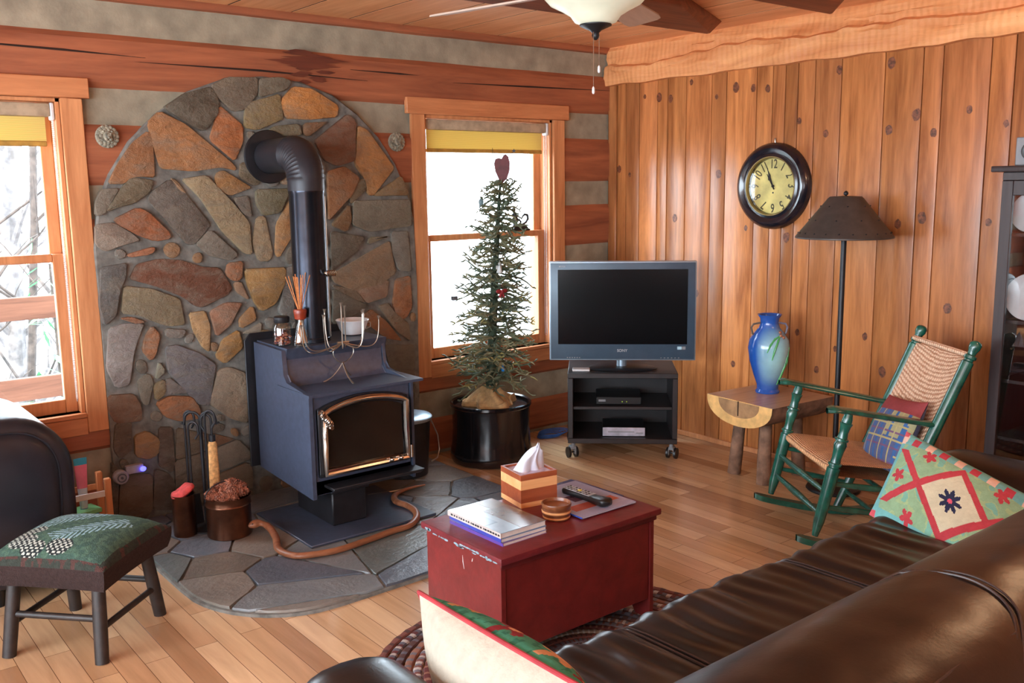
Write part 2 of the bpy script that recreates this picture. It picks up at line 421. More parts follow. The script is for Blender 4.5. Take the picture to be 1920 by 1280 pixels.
STONES=[([(-2.66,2.037),(-2.583,2.077),(-2.438,2.087),(-2.442,2.015),(-2.511,1.94),(-2.565,1.931),(-2.632,1.989)],(110,98,82)),([(-2.418,2.084),(-2.316,2.094),(-2.259,2.082),(-2.295,2.039),(-2.338,2.033),(-2.427,1.998)],(108,100,84)),([(-2.89,1.929),(-2.786,1.994),(-2.673,2.028),(-2.64,1.976),(-2.648,1.909),(-2.716,1.833),(-2.77,1.86)],(82,74,62)),([(-2.967,1.854),(-2.909,1.909),(-2.796,1.849),(-2.683,1.754),(-2.58,1.675),(-2.57,1.648),(-2.649,1.665),(-2.776,1.65),(-2.922,1.658),(-2.941,1.73)],(165,112,66)),([(-2.628,1.945),(-2.523,1.855),(-2.531,1.787),(-2.569,1.697),(-2.682,1.792)],(182,110,60)),([(-2.496,1.961),(-2.325,2.014),(-2.313,1.9),(-2.443,1.847),(-2.507,1.854)],(138,118,78)),([(-2.308,1.987),(-2.242,2.053),(-2.144,2.046),(-2.003,1.974),(-2.016,1.919),(-2.171,1.907),(-2.288,1.905),(-2.305,1.957)],(196,130,62)),([(-2.353,1.86),(-2.234,1.874),(-2.217,1.824),(-2.332,1.818),(-2.383,1.84)],(120,112,86)),([(-2.19,1.878),(-2.071,1.89),(-2.175,1.82),(-2.2,1.833)],(130,92,60)),([(-2.137,1.794),(-1.95,1.93),(-1.904,1.895),(-1.918,1.702),(-2.02,1.676),(-2.091,1.705),(-2.113,1.759)],(128,84,62)),([(-1.886,1.873),(-1.831,1.849),(-1.681,1.661),(-1.812,1.52),(-1.843,1.528),(-1.85,1.604),(-1.906,1.679)],(178,128,76)),([(-2.073,1.637),(-1.979,1.662),(-1.894,1.604),(-1.948,1.525),(-2.08,1.393)],(152,104,66)),([(-2.975,1.819),(-2.959,1.786),(-2.963,1.617),(-3.055,1.632),(-3.089,1.592),(-3.161,1.592),(-3.112,1.673),(-3.047,1.761)],(160,108,66)),([(-3.066,1.609),(-2.969,1.597),(-2.995,1.546),(-3.064,1.505),(-3.142,1.483),(-3.18,1.466),(-3.109,1.558)],(104,94,74)),([(-3.196,1.556),(-3.123,1.564),(-3.19,1.46),(-3.227,1.451),(-3.216,1.508)],(118,112,100)),([(-3.15,1.428),(-3.044,1.474),(-3.002,1.451),(-2.914,1.361),(-2.914,1.336),(-2.982,1.329),(-3.045,1.358),(-3.129,1.404)],(150,86,48)),([(-3.227,1.405),(-3.152,1.409),(-3.085,1.36),(-3.047,1.33),(-3.12,1.321),(-3.198,1.291),(-3.232,1.322)],(142,130,118)),([(-3.104,1.27),(-2.995,1.297),(-2.988,1.282),(-3.012,1.266),(-3.091,1.257)],(160,104,72)),([(-2.977,1.542),(-2.889,1.6),(-2.849,1.567),(-2.715,1.396),(-2.795,1.306),(-2.834,1.308),(-2.925,1.436),(-2.99,1.508)],(100,94,88)),([(-2.83,1.602),(-2.713,1.618),(-2.594,1.478),(-2.524,1.398),(-2.514,1.244),(-2.553,1.249),(-2.651,1.359),(-2.742,1.507)],(158,140,108)),([(-2.667,1.623),(-2.633,1.643),(-2.499,1.565),(-2.608,1.532),(-2.664,1.567)],(160,114,64)),([(-2.586,1.511),(-2.516,1.52),(-2.504,1.424),(-2.546,1.444)],(112,104,94)),([(-2.465,1.55),(-2.293,1.554),(-2.355,1.445),(-2.438,1.431),(-2.469,1.493)],(104,98,72)),([(-2.473,1.413),(-2.431,1.418),(-2.403,1.243),(-2.422,1.206),(-2.476,1.209),(-2.499,1.292)],(158,138,108)),([(-2.281,1.516),(-2.291,1.328),(-2.367,1.218),(-2.386,1.242),(-2.368,1.376)],(180,134,84)),([(-2.713,1.362),(-2.59,1.244),(-2.63,1.218),(-2.729,1.249),(-2.784,1.298)],(118,112,102)),([(-1.807,1.518),(-1.634,1.614),(-1.592,1.513),(-1.788,1.514)],(138,112,76)),([(-1.929,1.578),(-1.853,1.604),(-1.855,1.547),(-1.945,1.474),(-1.948,1.511)],(120,106,82)),([(-1.928,1.486),(-1.589,1.488),(-1.586,1.348),(-1.837,1.328),(-1.939,1.365)],(118,114,100)),([(-2.061,1.369),(-1.961,1.465),(-1.957,1.389),(-1.983,1.334)],(128,98,66)),([(-2.066,1.33),(-1.877,1.294),(-1.921,1.231),(-2.075,1.131)],(94,90,80)),([(-1.833,1.292),(-1.727,1.293),(-1.851,1.257)],(120,108,82)),([(-1.703,1.313),(-1.599,1.311),(-1.587,1.098),(-1.668,1.113),(-1.695,1.205)],(120,118,110)),([(-2.07,1.11),(-1.722,1.265),(-1.692,1.092),(-1.782,1.042),(-1.944,1.017),(-2.061,1.069)],(142,118,92)),([(-2.339,1.606),(-2.287,1.622),(-2.289,1.584),(-2.326,1.581)],(170,150,125)),([(-2.884,1.609),(-2.856,1.592),(-2.817,1.542),(-2.85,1.559)],(150,120,90)),([(-3.226,1.212),(-3.113,1.225),(-3.132,1.157),(-3.162,1.106),(-3.175,1.005),(-3.233,0.96),(-3.239,1.059)],(88,88,88)),([(-3.1,1.155),(-3.061,1.221),(-2.959,1.237),(-2.862,1.222),(-2.763,1.183),(-2.688,1.182),(-2.657,1.129),(-2.625,1.075),(-2.662,1.048),(-2.719,1.03),(-2.775,1.002),(-2.817,1.016),(-2.864,1.069),(-2.989,1.118)],(104,56,34)),([(-3.128,1.124),(-3.012,1.098),(-2.888,1.047),(-2.872,0.924),(-2.948,0.929),(-2.991,0.948),(-3.071,0.989),(-3.146,1.002)],(128,116,90)),([(-3.157,0.979),(-3.111,0.979),(-3.054,0.956),(-3.092,0.953)],(160,96,56)),([(-3.209,0.935),(-3.144,0.949),(-3.056,0.941),(-3.092,0.883),(-3.122,0.815),(-3.139,0.68),(-3.2,0.667),(-3.232,0.764)],(144,138,136)),([(-3.022,0.929),(-2.989,0.877),(-3.016,0.805),(-3.036,0.772),(-3.069,0.826),(-3.052,0.879)],(160,98,54)),([(-2.955,0.911),(-2.868,0.896),(-2.889,0.864),(-2.954,0.871)],(120,114,108)),([(-3.021,0.68),(-3.002,0.756),(-2.979,0.711)],(140,138,120)),([(-2.962,0.821),(-2.906,0.824),(-2.814,0.772),(-2.736,0.714),(-2.776,0.518),(-2.838,0.539),(-2.958,0.711)],(110,110,116)),([(-2.84,0.971),(-2.763,0.973),(-2.752,0.903),(-2.754,0.781),(-2.787,0.807),(-2.82,0.887)],(172,136,92)),([(-2.736,0.973),(-2.659,1.004),(-2.581,0.999),(-2.65,0.907),(-2.714,0.853)],(154,108,82)),([(-2.632,1.197),(-2.566,1.203),(-2.58,1.124),(-2.615,1.118),(-2.645,1.151)],(160,100,60)),([(-2.552,1.163),(-2.343,1.159),(-2.352,1.084),(-2.406,0.99),(-2.48,0.957),(-2.511,1.011),(-2.539,1.098)],(158,120,68)),([(-2.592,0.922),(-2.528,0.979),(-2.514,0.914),(-2.589,0.879)],(160,114,68)),([(-2.682,0.825),(-2.605,0.865),(-2.592,0.781),(-2.68,0.715),(-2.723,0.753)],(168,122,64)),([(-2.715,0.676),(-2.661,0.685),(-2.579,0.64),(-2.571,0.474),(-2.588,0.398),(-2.665,0.435),(-2.768,0.523)],(150,132,112)),([(-3.024,0.562),(-2.962,0.584),(-2.862,0.567),(-2.834,0.515),(-2.823,0.461),(-2.926,0.467),(-2.985,0.494)],(158,102,62)),([(-3.234,0.628),(-3.133,0.619),(-3.105,0.564),(-3.105,0.496),(-3.215,0.504),(-3.234,0.556)],(116,82,60)),([(-2.582,0.85),(-2.484,0.893),(-2.493,0.844)],(150,140,125)),([(-3.103,0.678),(-3.054,0.707),(-3.037,0.666),(-3.065,0.563),(-3.092,0.581)],(116,112,100)),([(-2.964,0.675),(-2.874,0.594),(-3.005,0.596),(-3.011,0.608)],(118,114,112)),([(-2.611,1.1),(-2.578,1.103),(-2.543,1.017),(-2.596,1.061)],(150,118,92)),([(-3.029,0.648),(-2.984,0.669),(-2.988,0.608),(-3.028,0.58)],(128,108,74)),([(-2.335,1.154),(-2.285,1.163),(-2.3,0.881),(-2.35,0.91),(-2.386,0.95),(-2.356,1.025)],(118,118,116)),([(-2.536,0.846),(-2.461,0.85),(-2.394,0.806),(-2.433,0.69),(-2.558,0.688),(-2.571,0.779)],(120,100,70)),([(-3.135,0.421),(-3.079,0.432),(-3.032,0.386),(-3.043,0.32),(-3.089,0.309),(-3.137,0.331)],(150,112,70)),([(-3.217,0.491),(-3.151,0.491),(-3.155,0.37),(-3.209,0.332),(-3.232,0.381)],(86,74,62)),([(-3.212,0.249),(-3.076,0.221),(-3.085,0.064),(-3.124,0.0),(-3.237,0.04)],(98,84,68)),([(-2.763,0.287),(-2.641,0.312),(-2.585,0.243),(-2.587,0.205),(-2.704,0.186),(-2.756,0.183)],(128,120,108)),([(-3.056,0.243),(-3.001,0.212),(-2.973,0.16),(-2.982,0.034),(-3.076,0.055)],(72,62,54)),([(-3.023,0.44),(-2.96,0.429),(-2.965,0.265),(-2.975,0.22),(-3.035,0.265)],(84,66,54)),([(-3.249,0.314),(-3.225,0.277),(-3.244,0.029),(-3.27,0.041)],(80,72,62)),([(-2.767,0.369),(-2.661,0.323),(-2.765,0.301)],(120,82,56)),([(-2.959,0.264),(-2.78,0.283),(-2.778,0.105),(-2.854,-0.016),(-2.964,0.009)],(88,76,62)),([(-2.935,0.425),(-2.788,0.366),(-2.786,0.298),(-2.952,0.276)],(96,80,62)),([(-2.747,0.153),(-2.599,0.186),(-2.58,0.147),(-2.588,0.008),(-2.718,-0.034),(-2.784,0.009)],(112,100,84)),([(-1.932,1.019),(-1.734,1.053),(-1.751,0.966),(-1.867,0.944)],(150,118,96)),([(-2.074,1.051),(-1.946,1.017),(-1.885,0.945),(-2.004,0.984)],(112,100,84)),([(-1.683,1.051),(-1.594,1.063),(-1.592,0.901),(-1.625,0.844),(-1.684,0.827),(-1.702,0.926)],(156,100,62)),([(-2.071,1.03),(-1.879,0.926),(-2.039,0.837),(-2.081,0.86)],(90,88,80)),([(-1.969,0.83),(-1.844,0.9),(-1.762,0.825),(-1.66,0.711),(-1.776,0.744),(-1.846,0.814)],(152,100,62)),([(-1.799,0.912),(-1.732,0.926),(-1.715,0.876),(-1.618,0.807),(-1.607,0.706),(-1.689,0.772)],(126,108,88)),([(-1.771,0.695),(-1.581,0.673),(-1.584,0.543),(-1.735,0.566)],(104,98,86)),([(-1.731,0.552),(-1.585,0.533),(-1.592,0.347),(-1.693,0.349)],(98,90,80))]
rnd = random.Random(7)
# ------------------------------------------------------------------ the room
H = 2.42
XL, YB = -7.0, -7.5          # far left wall, wall behind the camera
mb = MB(); mb.bx(XL-.2, 0.2, YB-.2, 0.2, -0.2, 0.0)
struct('floor', mb, M['floor'])

# ceiling: boards running away from the log wall, gaps between them
mb = MB()
x = 0.05; k = 0
while x > XL-.2:
    x2 = x - 0.325
    g = rnd.uniform(0.9, 1.06)
    mb.bx(x2+.011, x, YB-.2, 0.2, H, H+.03, bevel=.001, col=(g, g*rnd.uniform(.97, 1.02), g, 1))
    x = x2; k += 1
mb.bx(XL-.2, 0.2, YB-.2, 0.2, H+.0015, H+.12, mi=1)  # dark sheet almost flush: the shade of the gaps is in its colour
struct('ceiling', mb, [M['ceil'], M['groove']])

# log wall: hewn logs with recessed chinking between them
WIN = [(-4.28, -3.33), (-1.45, -0.50)]     # window openings in X
WZ0, WZ1 = 0.56, 1.955
logs = [(2.375, 2.44), (1.985, 2.262), (1.558, 1.872), (1.155, 1.455), (0.765, 1.062), (0.36, 0.655), (0.0, 0.235)]
def segs(z0, z1):
    if z1 <= WZ0 or z0 >= WZ1: return [(XL, 0.0)]
    s = []; x = XL
    for a, b in WIN: s.append((x, a)); x = b
    s.append((x, 0.0)); return s
mb = MB()
rl = random.Random(3)
for z0, z1 in logs:
    cuts = [z0] + [c for c in (WZ0, WZ1) if z0 < c < z1] + [z1]
    for a, b in zip(cuts[:-1], cuts[1:]):
        for x0, x1 in segs(a, b):
            # hewn face: a wavy strip, slightly bulged
            n = max(2, int((x1-x0)/0.12)); nv = 6
            def fn(u, v, x0=x0, x1=x1, a=a, b=b, z0=z0, z1=z1):
                zz = a+(b-a)*v; t = (zz-z0)/(z1-z0)
                xx = x0+(x1-x0)*u
                bul = 0.012*math.sin(PI*min(1, max(0, t)))**0.5
                y = -bul - 0.006*noise.noise(Vector((xx*1.7, zz*6, z0)))
                if abs(t) < .01 or abs(t-1) < .01:
                    y = 0.03; zz += 0.006*noise.noise(Vector((xx*2.3, z0*9, t)))
                return Vector((xx, y, zz))
            mb.grid(fn, n, nv)
for z0, z1 in [(0, WZ0), (WZ0, WZ1), (WZ1, H+.02)]:
    for x0, x1 in segs(z0, z1): mb.bx(x0, x1, 0.012, 0.2, z0, z1, mi=1)
# long drying cracks in the top log, as thin dark wedges let into its face
for pts in ([(-4.2, 2.172), (-3.3, 2.158), (-2.95, 2.148)], [(-3.0, 2.128), (-2.4, 2.128), (-1.8, 2.113)], [(-1.25, 2.135), (-0.7, 2.143), (0, 2.155)], [(-1.9, 2.165), (-1.6, 2.162), (-1.3, 2.158)]):
    mb.tube([(x, -0.011, z) for x, z in pts], [0.001, 0.0055, 0.001], 6, mi=2)
# dark stain on the top log above the stone arch
qs = random.Random(31)
for k in range(15):
    zc_ = 2.235-.0105*k; hw_ = (.24 if 2 < k < 8 else .12)*qs.uniform(.6, 1.1)*(1-.05*k); xc_ = -2.12+qs.uniform(-.08, .08)
    st = [(xc_-hw_, zc_), (xc_-hw_*.4, zc_+.009), (xc_+hw_*.3, zc_+.008), (xc_+hw_, zc_+qs.uniform(-.003, .003)), (xc_+hw_*.35, zc_-.009), (xc_-hw_*.5, zc_-.008)]
    mb.prism([(x, z) for x, z in st], 0.0, 0.0012+.00003*k, M=frm((1,0,0), (0,0,1), (0,-1,0)), c=(0, -0.0165, 0), mi=3)
M['stain'] = wood('charred_stain', (66, 30, 20), (120, 58, 36), 'x', 0.7, 1, .2)
struct('wall_log', mb, [M['log'], M['chink'], M['groove'], M['stain']])

# panelled wall on the right: tongue and groove boards of random widths
gy = [-0.0, -0.072, -0.149, -0.265, -0.418, -0.50, -0.647, -0.838, -0.946, -1.154, -1.261, -1.342, -1.421, -1.525, -1.679, -1.917, -2.112, -2.209, -2.43, -2.536]
while gy[-1] > YB: gy.append(gy[-1] - rnd.choice((.1, .15, .2)))
tones = [.80, .95, .86, 1.08, 1.0, .95, 1.04, .86, 1.1, .98, .90, .78, .94, .86, .98, .84, .90, .86, .92, .8]
mb = MB()
for i in range(len(gy)-1):
    g = .95 + (tones[i % len(tones)]-.92)*1.5
    mb.bx(0.0, 0.03, gy[i+1]+.002, gy[i]-.002, 0, H, bevel=.005, seg=2, col=(g, g*rnd.uniform(.95, 1.0), g*rnd.uniform(.86, 1.0), 1))
mb.bx(0.012, 0.2, YB, 0.2, 0, H, mi=1)
KNOTS = [(-0.685,2.147),(-1.012,2.089),(-1.132,2.075),(-1.228,2.064),(-0.875,2.049),(-1.435,1.879),(-1.599,1.805),(-1.948,2.125),(-1.952,1.804),(-2.091,1.868),(-2.345,1.876),(-2.514,1.802),(-1.664,2.12),(-2.025,1.345),(-2.147,1.378),(-2.465,1.363),(-0.901,1.61),(-2.181,1.779),(-1.471,0.741),(-1.38,1.259),(-1.105,1.302),(-1.877,0.765),(-1.982,0.594),(-1.04,0.505),(-1.708,0.679),(-0.311,2.094),(-0.431,2.079),(-0.523,2.066),(-0.185,1.618),(-0.09,1.655),(-.75,.9),(-.57,1.35),(-1.6,.55),(-2.3,.95),(-2.2,.6),(-.33,.8)]
for y, z in KNOTS:
    r = rnd.uniform(.011, .023)
    pts = [(y + r*math.cos(a)*rnd.uniform(.85, 1.1), z + 1.35*r*math.sin(a)*rnd.uniform(.85, 1.1)) for a in [2*PI*k/12 for k in range(12)]]
    mb.prism([(p[0], p[1]) for p in pts], 0, .0012, M=frm((0,1,0), (0,0,1), (-1,0,0)), c=(0.0002, 0, 0), mi=2)
struct('wall_right', mb, [M['board'], M['groove'], M['knot']])
# corner board
mb = MB(); mb.bx(-.012, 0.0, -.07, 0.0, 0, 2.19, bevel=.003, col=(.9, .88, .86, 1))
struct('trim_1', mb, M['board'])
# floor level strip along the panelled wall
mb = MB(); mb.bx(-.018, 0, YB, -.01, 0, .03, bevel=.004)
struct('baseboard_right', mb, M['trim'])

# hewn pale log over the panelled wall, rough lower edge and a split ledge
def hewn(u, v):
    y = -u*7.0
    k = v
    # profile v: 0 wall bottom, lower face, ledge, upper face
    prof = [(0.0, 2.18), (-.05, 2.18), (-.058, 2.25), (-.05, 2.30), (-.02, 2.315), (-.02, 2.36), (-.012, 2.43)]
    t = v*(len(prof)-1); i = min(int(t), len(prof)-2); f = t-i
    xx = prof[i][0]*(1-f)+prof[i+1][0]*f; zz = prof[i][1]*(1-f)+prof[i+1][1]*f
    q = Vector((0, y*5.5, zz*9)); q2 = Vector((0, y*1.4, 3))
    zz += (0.016*noise.noise(q) if v < .3 else 0.05*noise.noise(q2)+.018*noise.noise(Vector((0, y*9, 2))) if .35 < v < .8 else 0)
    ch = abs(noise.noise(Vector((0, y*3.1, zz*16))))
    if 0.1 < v < 0.95: xx += 0.018*noise.noise(q) - 0.035*ch*(1 if .4 < v < .8 else .35)
    return Vector((min(xx, -0.001) if v > 0 else 0.0, y, zz))
mb = MB(); mb.grid(hewn, 260, 24)
struct('trim_2', mb, M['hewn'], angle=28)

# ceiling beams
def beam(name, p, label_n):
    mb = MB()
    pts = [(XL, p[0][1], 2.33), (XL, p[0][1]-.30, 2.33)]
    mb.hexa([(XL, p[1][1], 2.345), (p[1][0], p[1][1], 2.345), (p[0][0], p[0][1], 2.345), (XL, p[0][1], 2.345),
             (XL, p[1][1], 2.43), (p[1][0]-.05, p[1][1], 2.43), (p[0][0]+.12, p[0][1], 2.43), (XL, p[0][1], 2.43)], bevel=.008)
    struct(name, mb, M['beam'])
beam('trim_3', [(-.30, -1.06), (-1.02, -1.50)], 1)
beam('trim_4', [(-.28, -1.785), (-.50, -1.98)], 2)
beam('trim_5', [(-.28, -2.75), (-.50, -2.98)], 3)

# unseen walls with large windows that let the daylight in
mb = MB()
mb.bx(XL-.2, XL, YB, 0.2, 0, .5); mb.bx(XL-.2, XL, YB, .2, 2.2, H)
for a, b in ((-.6, .2), (-3.9, -3.7), (YB, -6.5)): mb.bx(XL-.2, XL, a, b, .5, 2.2)
struct('wall_left', mb, M['log'])
mb = MB()
mb.bx(XL, 0.2, YB-.2, YB, 2.1, H); mb.bx(XL, 0.2, YB-.2, YB, 0, .9)
mb.bx(XL, -5.7, YB-.2, YB, .9, 2.1); mb.bx(-5.0, .2, YB-.2, YB, .9, 2.1)
struct('wall_behind', mb, M['log'])

# ------------------------------------------------------------------ windows
def window(name, xa, xb, z0, z1):
    """xa..xb, z0..z1 clear opening; casing outside it, double-hung sashes in it"""
    root = struct(name); root.location = ((xa+xb)/2, 0, z0); root['label'] = 'double-hung pine window'
    mb = MB(); cw = .09
    mb.bx(xa-cw, xa, -.022, .0, z0-.09, z1, bevel=.003); mb.bx(xb, xb+cw, -.022, 0, z0-.09, z1, bevel=.003)
    obj('casing', mb, M['trim'], root, world=True)
    mb = MB(); mb.bx(xa-cw-.03, xb+cw+.03, -.03, 0, z1, z1+.088, bevel=.003)
    obj('header', mb, M['trimx'], root, world=True)
    mb = MB(); mb.bx(xa, xb, -.02, 0.2, z0-.02, z0, bevel=.003); mb.bx(xa, xb, -.018, 0, z0-.10, z0-.022, bevel=.003)
    obj('sill', mb, M['trimx'], root, world=True)
    mb = MB()
    mb.bx(xa, xa+.018, 0, .2, z0, z1, bevel=.002); mb.bx(xb-.018, xb, 0, .2, z0, z1, bevel=.002); mb.bx(xa, xb, 0, .2, z1-.018, z1, bevel=.002)
    obj('jamb', mb, M['trim'], root, world=True)
    zm = 1.262; w = .052
    for nm, ya, yb, a, b in (('lower_sash', .055, .09, z0, zm+.02), ('upper_sash', .095, .13, zm-.02, z1-.018)):
        mb = MB(); l, r = xa+.018, xb-.018
        bot = .062 if nm == 'lower_sash' else .035
        mb.bx(l, l+w, ya, yb, a, b, bevel=.003); mb.bx(r-w, r, ya, yb, a, b, bevel=.003)
        mb.bx(l+w, r-w, ya, yb, a, a+bot, bevel=.003); mb.bx(l+w, r-w, ya, yb, b-.035, b, bevel=.003)
        s = obj(nm, mb, M['trim'], root, world=True)
        mb = MB(); mb.bx(l+w-.003, r-w+.003, (ya+yb)/2-.002, (ya+yb)/2+.002, a+bot-.003, b-.032)
        g = obj('pane', mb, M['glass'], s); g.matrix_parent_inverse = Matrix.Identity(4)
        g.data.transform(Matrix.Translation(-root.location))
    return root
window('window_1', -4.28, -3.33, WZ0, WZ1)
window('window_2', -1.45, -0.50, WZ0, WZ1)

def shade(xa, xb, zt, drop, label, chain_right=True):
    t = thing('roller_shade', label, 'window shade', ((xa+xb)/2, .03, zt), 0, None)
    mb = MB(); mb.bx(xa+.02, xb-.035, .008, .05, zt-.062, zt-.004, bevel=.012, seg=2); obj('roller', mb, M['rollergrey'], t, world=True)
    mb = MB(); mb.bx(xa+.024, xb-.055, .034, .037, zt-drop, zt-.06); obj('fabric', mb, M['shade'], t, world=True)
    mb = MB(); mb.bx(xa+.024, xb-.055, .028, .042, zt-drop-.022, zt-drop, bevel=.003); obj('hem_bar', mb, plain('shade_hem', (176, 136, 60), .7), t, world=True)
    mb = MB(); mb.bx(xb-.036, xb-.02, .005, .052, zt-.075, zt-.002, bevel=.004); obj('bracket', mb, M['whiteplastic'], t, world=True)
    mb = MB(); z = zt-.07; n = 0
    bot = .62 if chain_right else 1.5
    while z > bot and n < 150:
        mb.ball((xb-.024, .028, z), .0035, 6, 4); mb.ball((xb-.024, .046, z), .0035, 6, 4); z -= .0085; n += 1
    mb.tube([(xb-.024, .028, zt-.07), (xb-.024, .028, z), (xb-.024, .037, z-.008), (xb-.024, .046, z), (xb-.024, .046, zt-.07)], .0011, 5)
    obj('bead_chain', mb, M['whiteplastic'], t, world=True)
shade(-4.28+.018, -3.33-.0, WZ1-.018, .165, 'woven yellow roller shade at the top of the left window')
shade(-1.45+.018, -0.50-.0, WZ1-.018, .165, 'woven yellow roller shade at the top of the window by the little tree')

# ------------------------------------------------------------------ outside the left window: deck railing and winter trees
t = thing('deck_railing', 'pale wooden deck railing seen through the left window', 'railing', (-4.0, 1.35, -.2))
M['deckwood'] = wood('weathered_deck_pine', (96, 58, 44), (140, 92, 72), 'x', .7)
for z0, z1 in ((.845, .975), (.385, .515)):
    mb = MB(); mb.bx(-9, -2.3, 1.33, 1.37, z0, z1, bevel=.004); obj('rail', mb, M['deckwood'], t, world=True)
for x in (-8.4, -5.9, -2.35):
    mb = MB(); mb.bx(x-.045, x+.045, 1.37, 1.46, -.2, 1.0, bevel=.004); obj('post', mb, M['deckwood'], t, world=True)
M['snow'] = plain('pale_winter_ground', (150, 148, 150), .9, var=.08, ns=2)
mb = MB(); mb.grid(lambda u, v: Vector((-40+80*u, .4+60*v, -.25 - 3.0*min(1, v*6) + .5*noise.noise(Vector((u*9, v*9, 0))))), 30, 24)
tag(obj('hillside', mb, M['snow']), 'pale sunlit ground falling away outside the windows', 'ground', kind='stuff')
M['bark'] = plain('bark', (58, 50, 46), .9, var=.4, ns=12, bump=.6, bs=30)
M['bark2'] = plain('pale_bark', (104, 98, 96), .9, var=.25, ns=10)
def bare_tree(x, y, r, h, lean, seed, label, mat):
    q = random.Random(seed)
    t = thing('bare_tree', label, 'tree', (x, y, -3.2), 0, 'leafless trees outside the left window')
    mb = MB(); P = []; n = 10
    for i in range(n+1):
        f = i/n; P.append(Vector((lean*f*h + .1*math.sin(f*5+seed), .1*math.cos(f*4), f*h)))
    mb.tube(P, [r*(1-.6*i/n) for i in range(n+1)], 9)
    obj('trunk', mb, mat, t)
    mb = MB()
    for k in range(16):
        i = q.randint(3, n-1); a = q.uniform(0, 2*PI); L = q.uniform(.8, 2.2); b = P[i]
        pts = [b]
        for s in range(1, 5):
            pts.append(b + Vector((math.cos(a)*L*s/4, math.sin(a)*L*s/4, L*.22*s + q.uniform(-.1, .1))))
        mb.tube(pts, [r*.3, r*.22, r*.15, r*.09, r*.03], 6)
        for s in (2, 3):
            e = pts[s] + Vector((q.uniform(-.5, .5), q.uniform(-.5, .5), q.uniform(.1, .7)))
            mb.tube([pts[s], (pts[s]+e)/2 + Vector((0, 0, .05)), e], [r*.1, r*.07, r*.02], 5)
    obj('branches', mb, mat, t)
TREES = [(-3.18, 3.4, .075, 7.5, -.045, 'thick leaning tree nearest outside the left window', 'bark'),
         (-2.55, 5.2, .12, 8.5, .01, 'straight pale trunk behind the leaning tree', 'bark2'),
         (-2.75, 4.4, .05, 7.5, .03, 'thin dark tree beside the right edge of the left window', 'bark'),
         (-1.2, 8.5, .13, 10, -.02, 'distant dark tree furthest right through the left window', 'bark'),
         (-2.2, 7.3, .10, 9.5, -.035, 'distant pale leaning tree in the middle of the left window', 'bark2'),
         (-2.0, 9.8, .16, 11, .015, 'furthest broad tree between the two pale trunks', 'bark2'),
         (-3.45, 4.7, .06, 8, .05, 'slender dark tree at the left edge of the frame', 'bark')]
for i, (x, y, r, h, l, lb, mt) in enumerate(TREES): bare_tree(x, y, r, h, l, i+2, lb, M[mt])
# small evergreen seen low at the right side of the left window
M['leafgreen'] = plain('evergreen_leaf', (70, 132, 84), .6, var=.35, ns=9)
mb = MB(); q = random.Random(9)
t = thing('evergreen_shrub', 'bright green evergreen shrub beyond the deck railing', 'shrub', (-2.62, 3.6, -2.9))
for k in range(260):
    a = q.uniform(0, 2*PI); z = q.uniform(.2, 4.05); rr = .34*(1-abs(z-2.4)/3.2)*q.uniform(.4, 1)
    c = Vector((rr*math.cos(a), rr*math.sin(a), z)); d = Vector((q.uniform(-1, 1), q.uniform(-1, 1), q.uniform(-.3, .8))).normalized()*.09
    s = d.cross(Vector((0, 0, 1))).normalized()*.022
    v = [mb.bm.verts.new(p) for p in (c-d, c+s, c+d, c-s)]; mb._fin([mb.bm.faces.new(v)], smooth=False)
obj('foliage', mb, M['leafgreen'], t)
mb = MB(); mb.tube([(0,0,0), (.02,0,2), (0,0,3.9)], [.035, .025, .01], 7); obj('stem', mb, M['bark'], t)

# ------------------------------------------------------------------ stone arch and slate hearth
def inset_round(P, d):
    """shrink a polygon a little towards its middle and chamfer the corners"""
    cx = sum(p[0] for p in P)/len(P); cy = sum(p[1] for p in P)/len(P)
    Q = []
    for x, y in P:
        L = math.hypot(x-cx, y-cy); k = max(.3, 1-d/L); Q.append((cx+(x-cx)*k, cy+(y-cy)*k))
    out = []
    for i in range(len(Q)):
        a, b, c = Q[i-1], Q[i], Q[(i+1) % len(Q)]
        for o in (a, c):
            L = math.hypot(o[0]-b[0], o[1]-b[1]); f = min(.3, .012/max(L, 1e-6)); out.append((b[0]+(o[0]-b[0])*f, b[1]+(o[1]-b[1])*f))
    return out
mb = MB()
arch = [(-3.235, 0.0)] + [(-3.24, .5), (-3.24, 1.0), (-3.245, 1.30), (-3.215, 1.48), (-3.155, 1.63), (-3.06, 1.775), (-2.93, 1.90), (-2.77, 2.01), (-2.60, 2.075), (-2.40, 2.10), (-2.20, 2.085), (-2.02, 2.03), (-1.88, 1.94), (-1.76, 1.82), (-1.66, 1.68), (-1.58, 1.52), (-1.545, 1.38), (-1.54, 1.0), (-1.545, .5), (-1.545, 0.0)]
XZ = frm((1, 0, 0), (0, 0, 1), (0, -1, 0))
mb.prism(arch, 0, .032, M=XZ, c=(0, 0, 0), mi=1, bevel=.008)
rs = random.Random(12)
for P, c in STONES:
    if min(p[1] for p in P) < 0.015: P = [(x, max(z, .015)) for x, z in P]
    n = len(P); area = sum(P[i][0]*P[(i+1) % n][1]-P[(i+1) % n][0]*P[i][1] for i in range(n))
    if area < 0: P = P[::-1]
    h = rs.uniform(.044, .056)
    mb.prism(inset_round(P, -.0085), .02, h, M=XZ, col=c, bevel=.005, seg=2)
PL = [inset_round(P, -.012) for P, c in STONES]
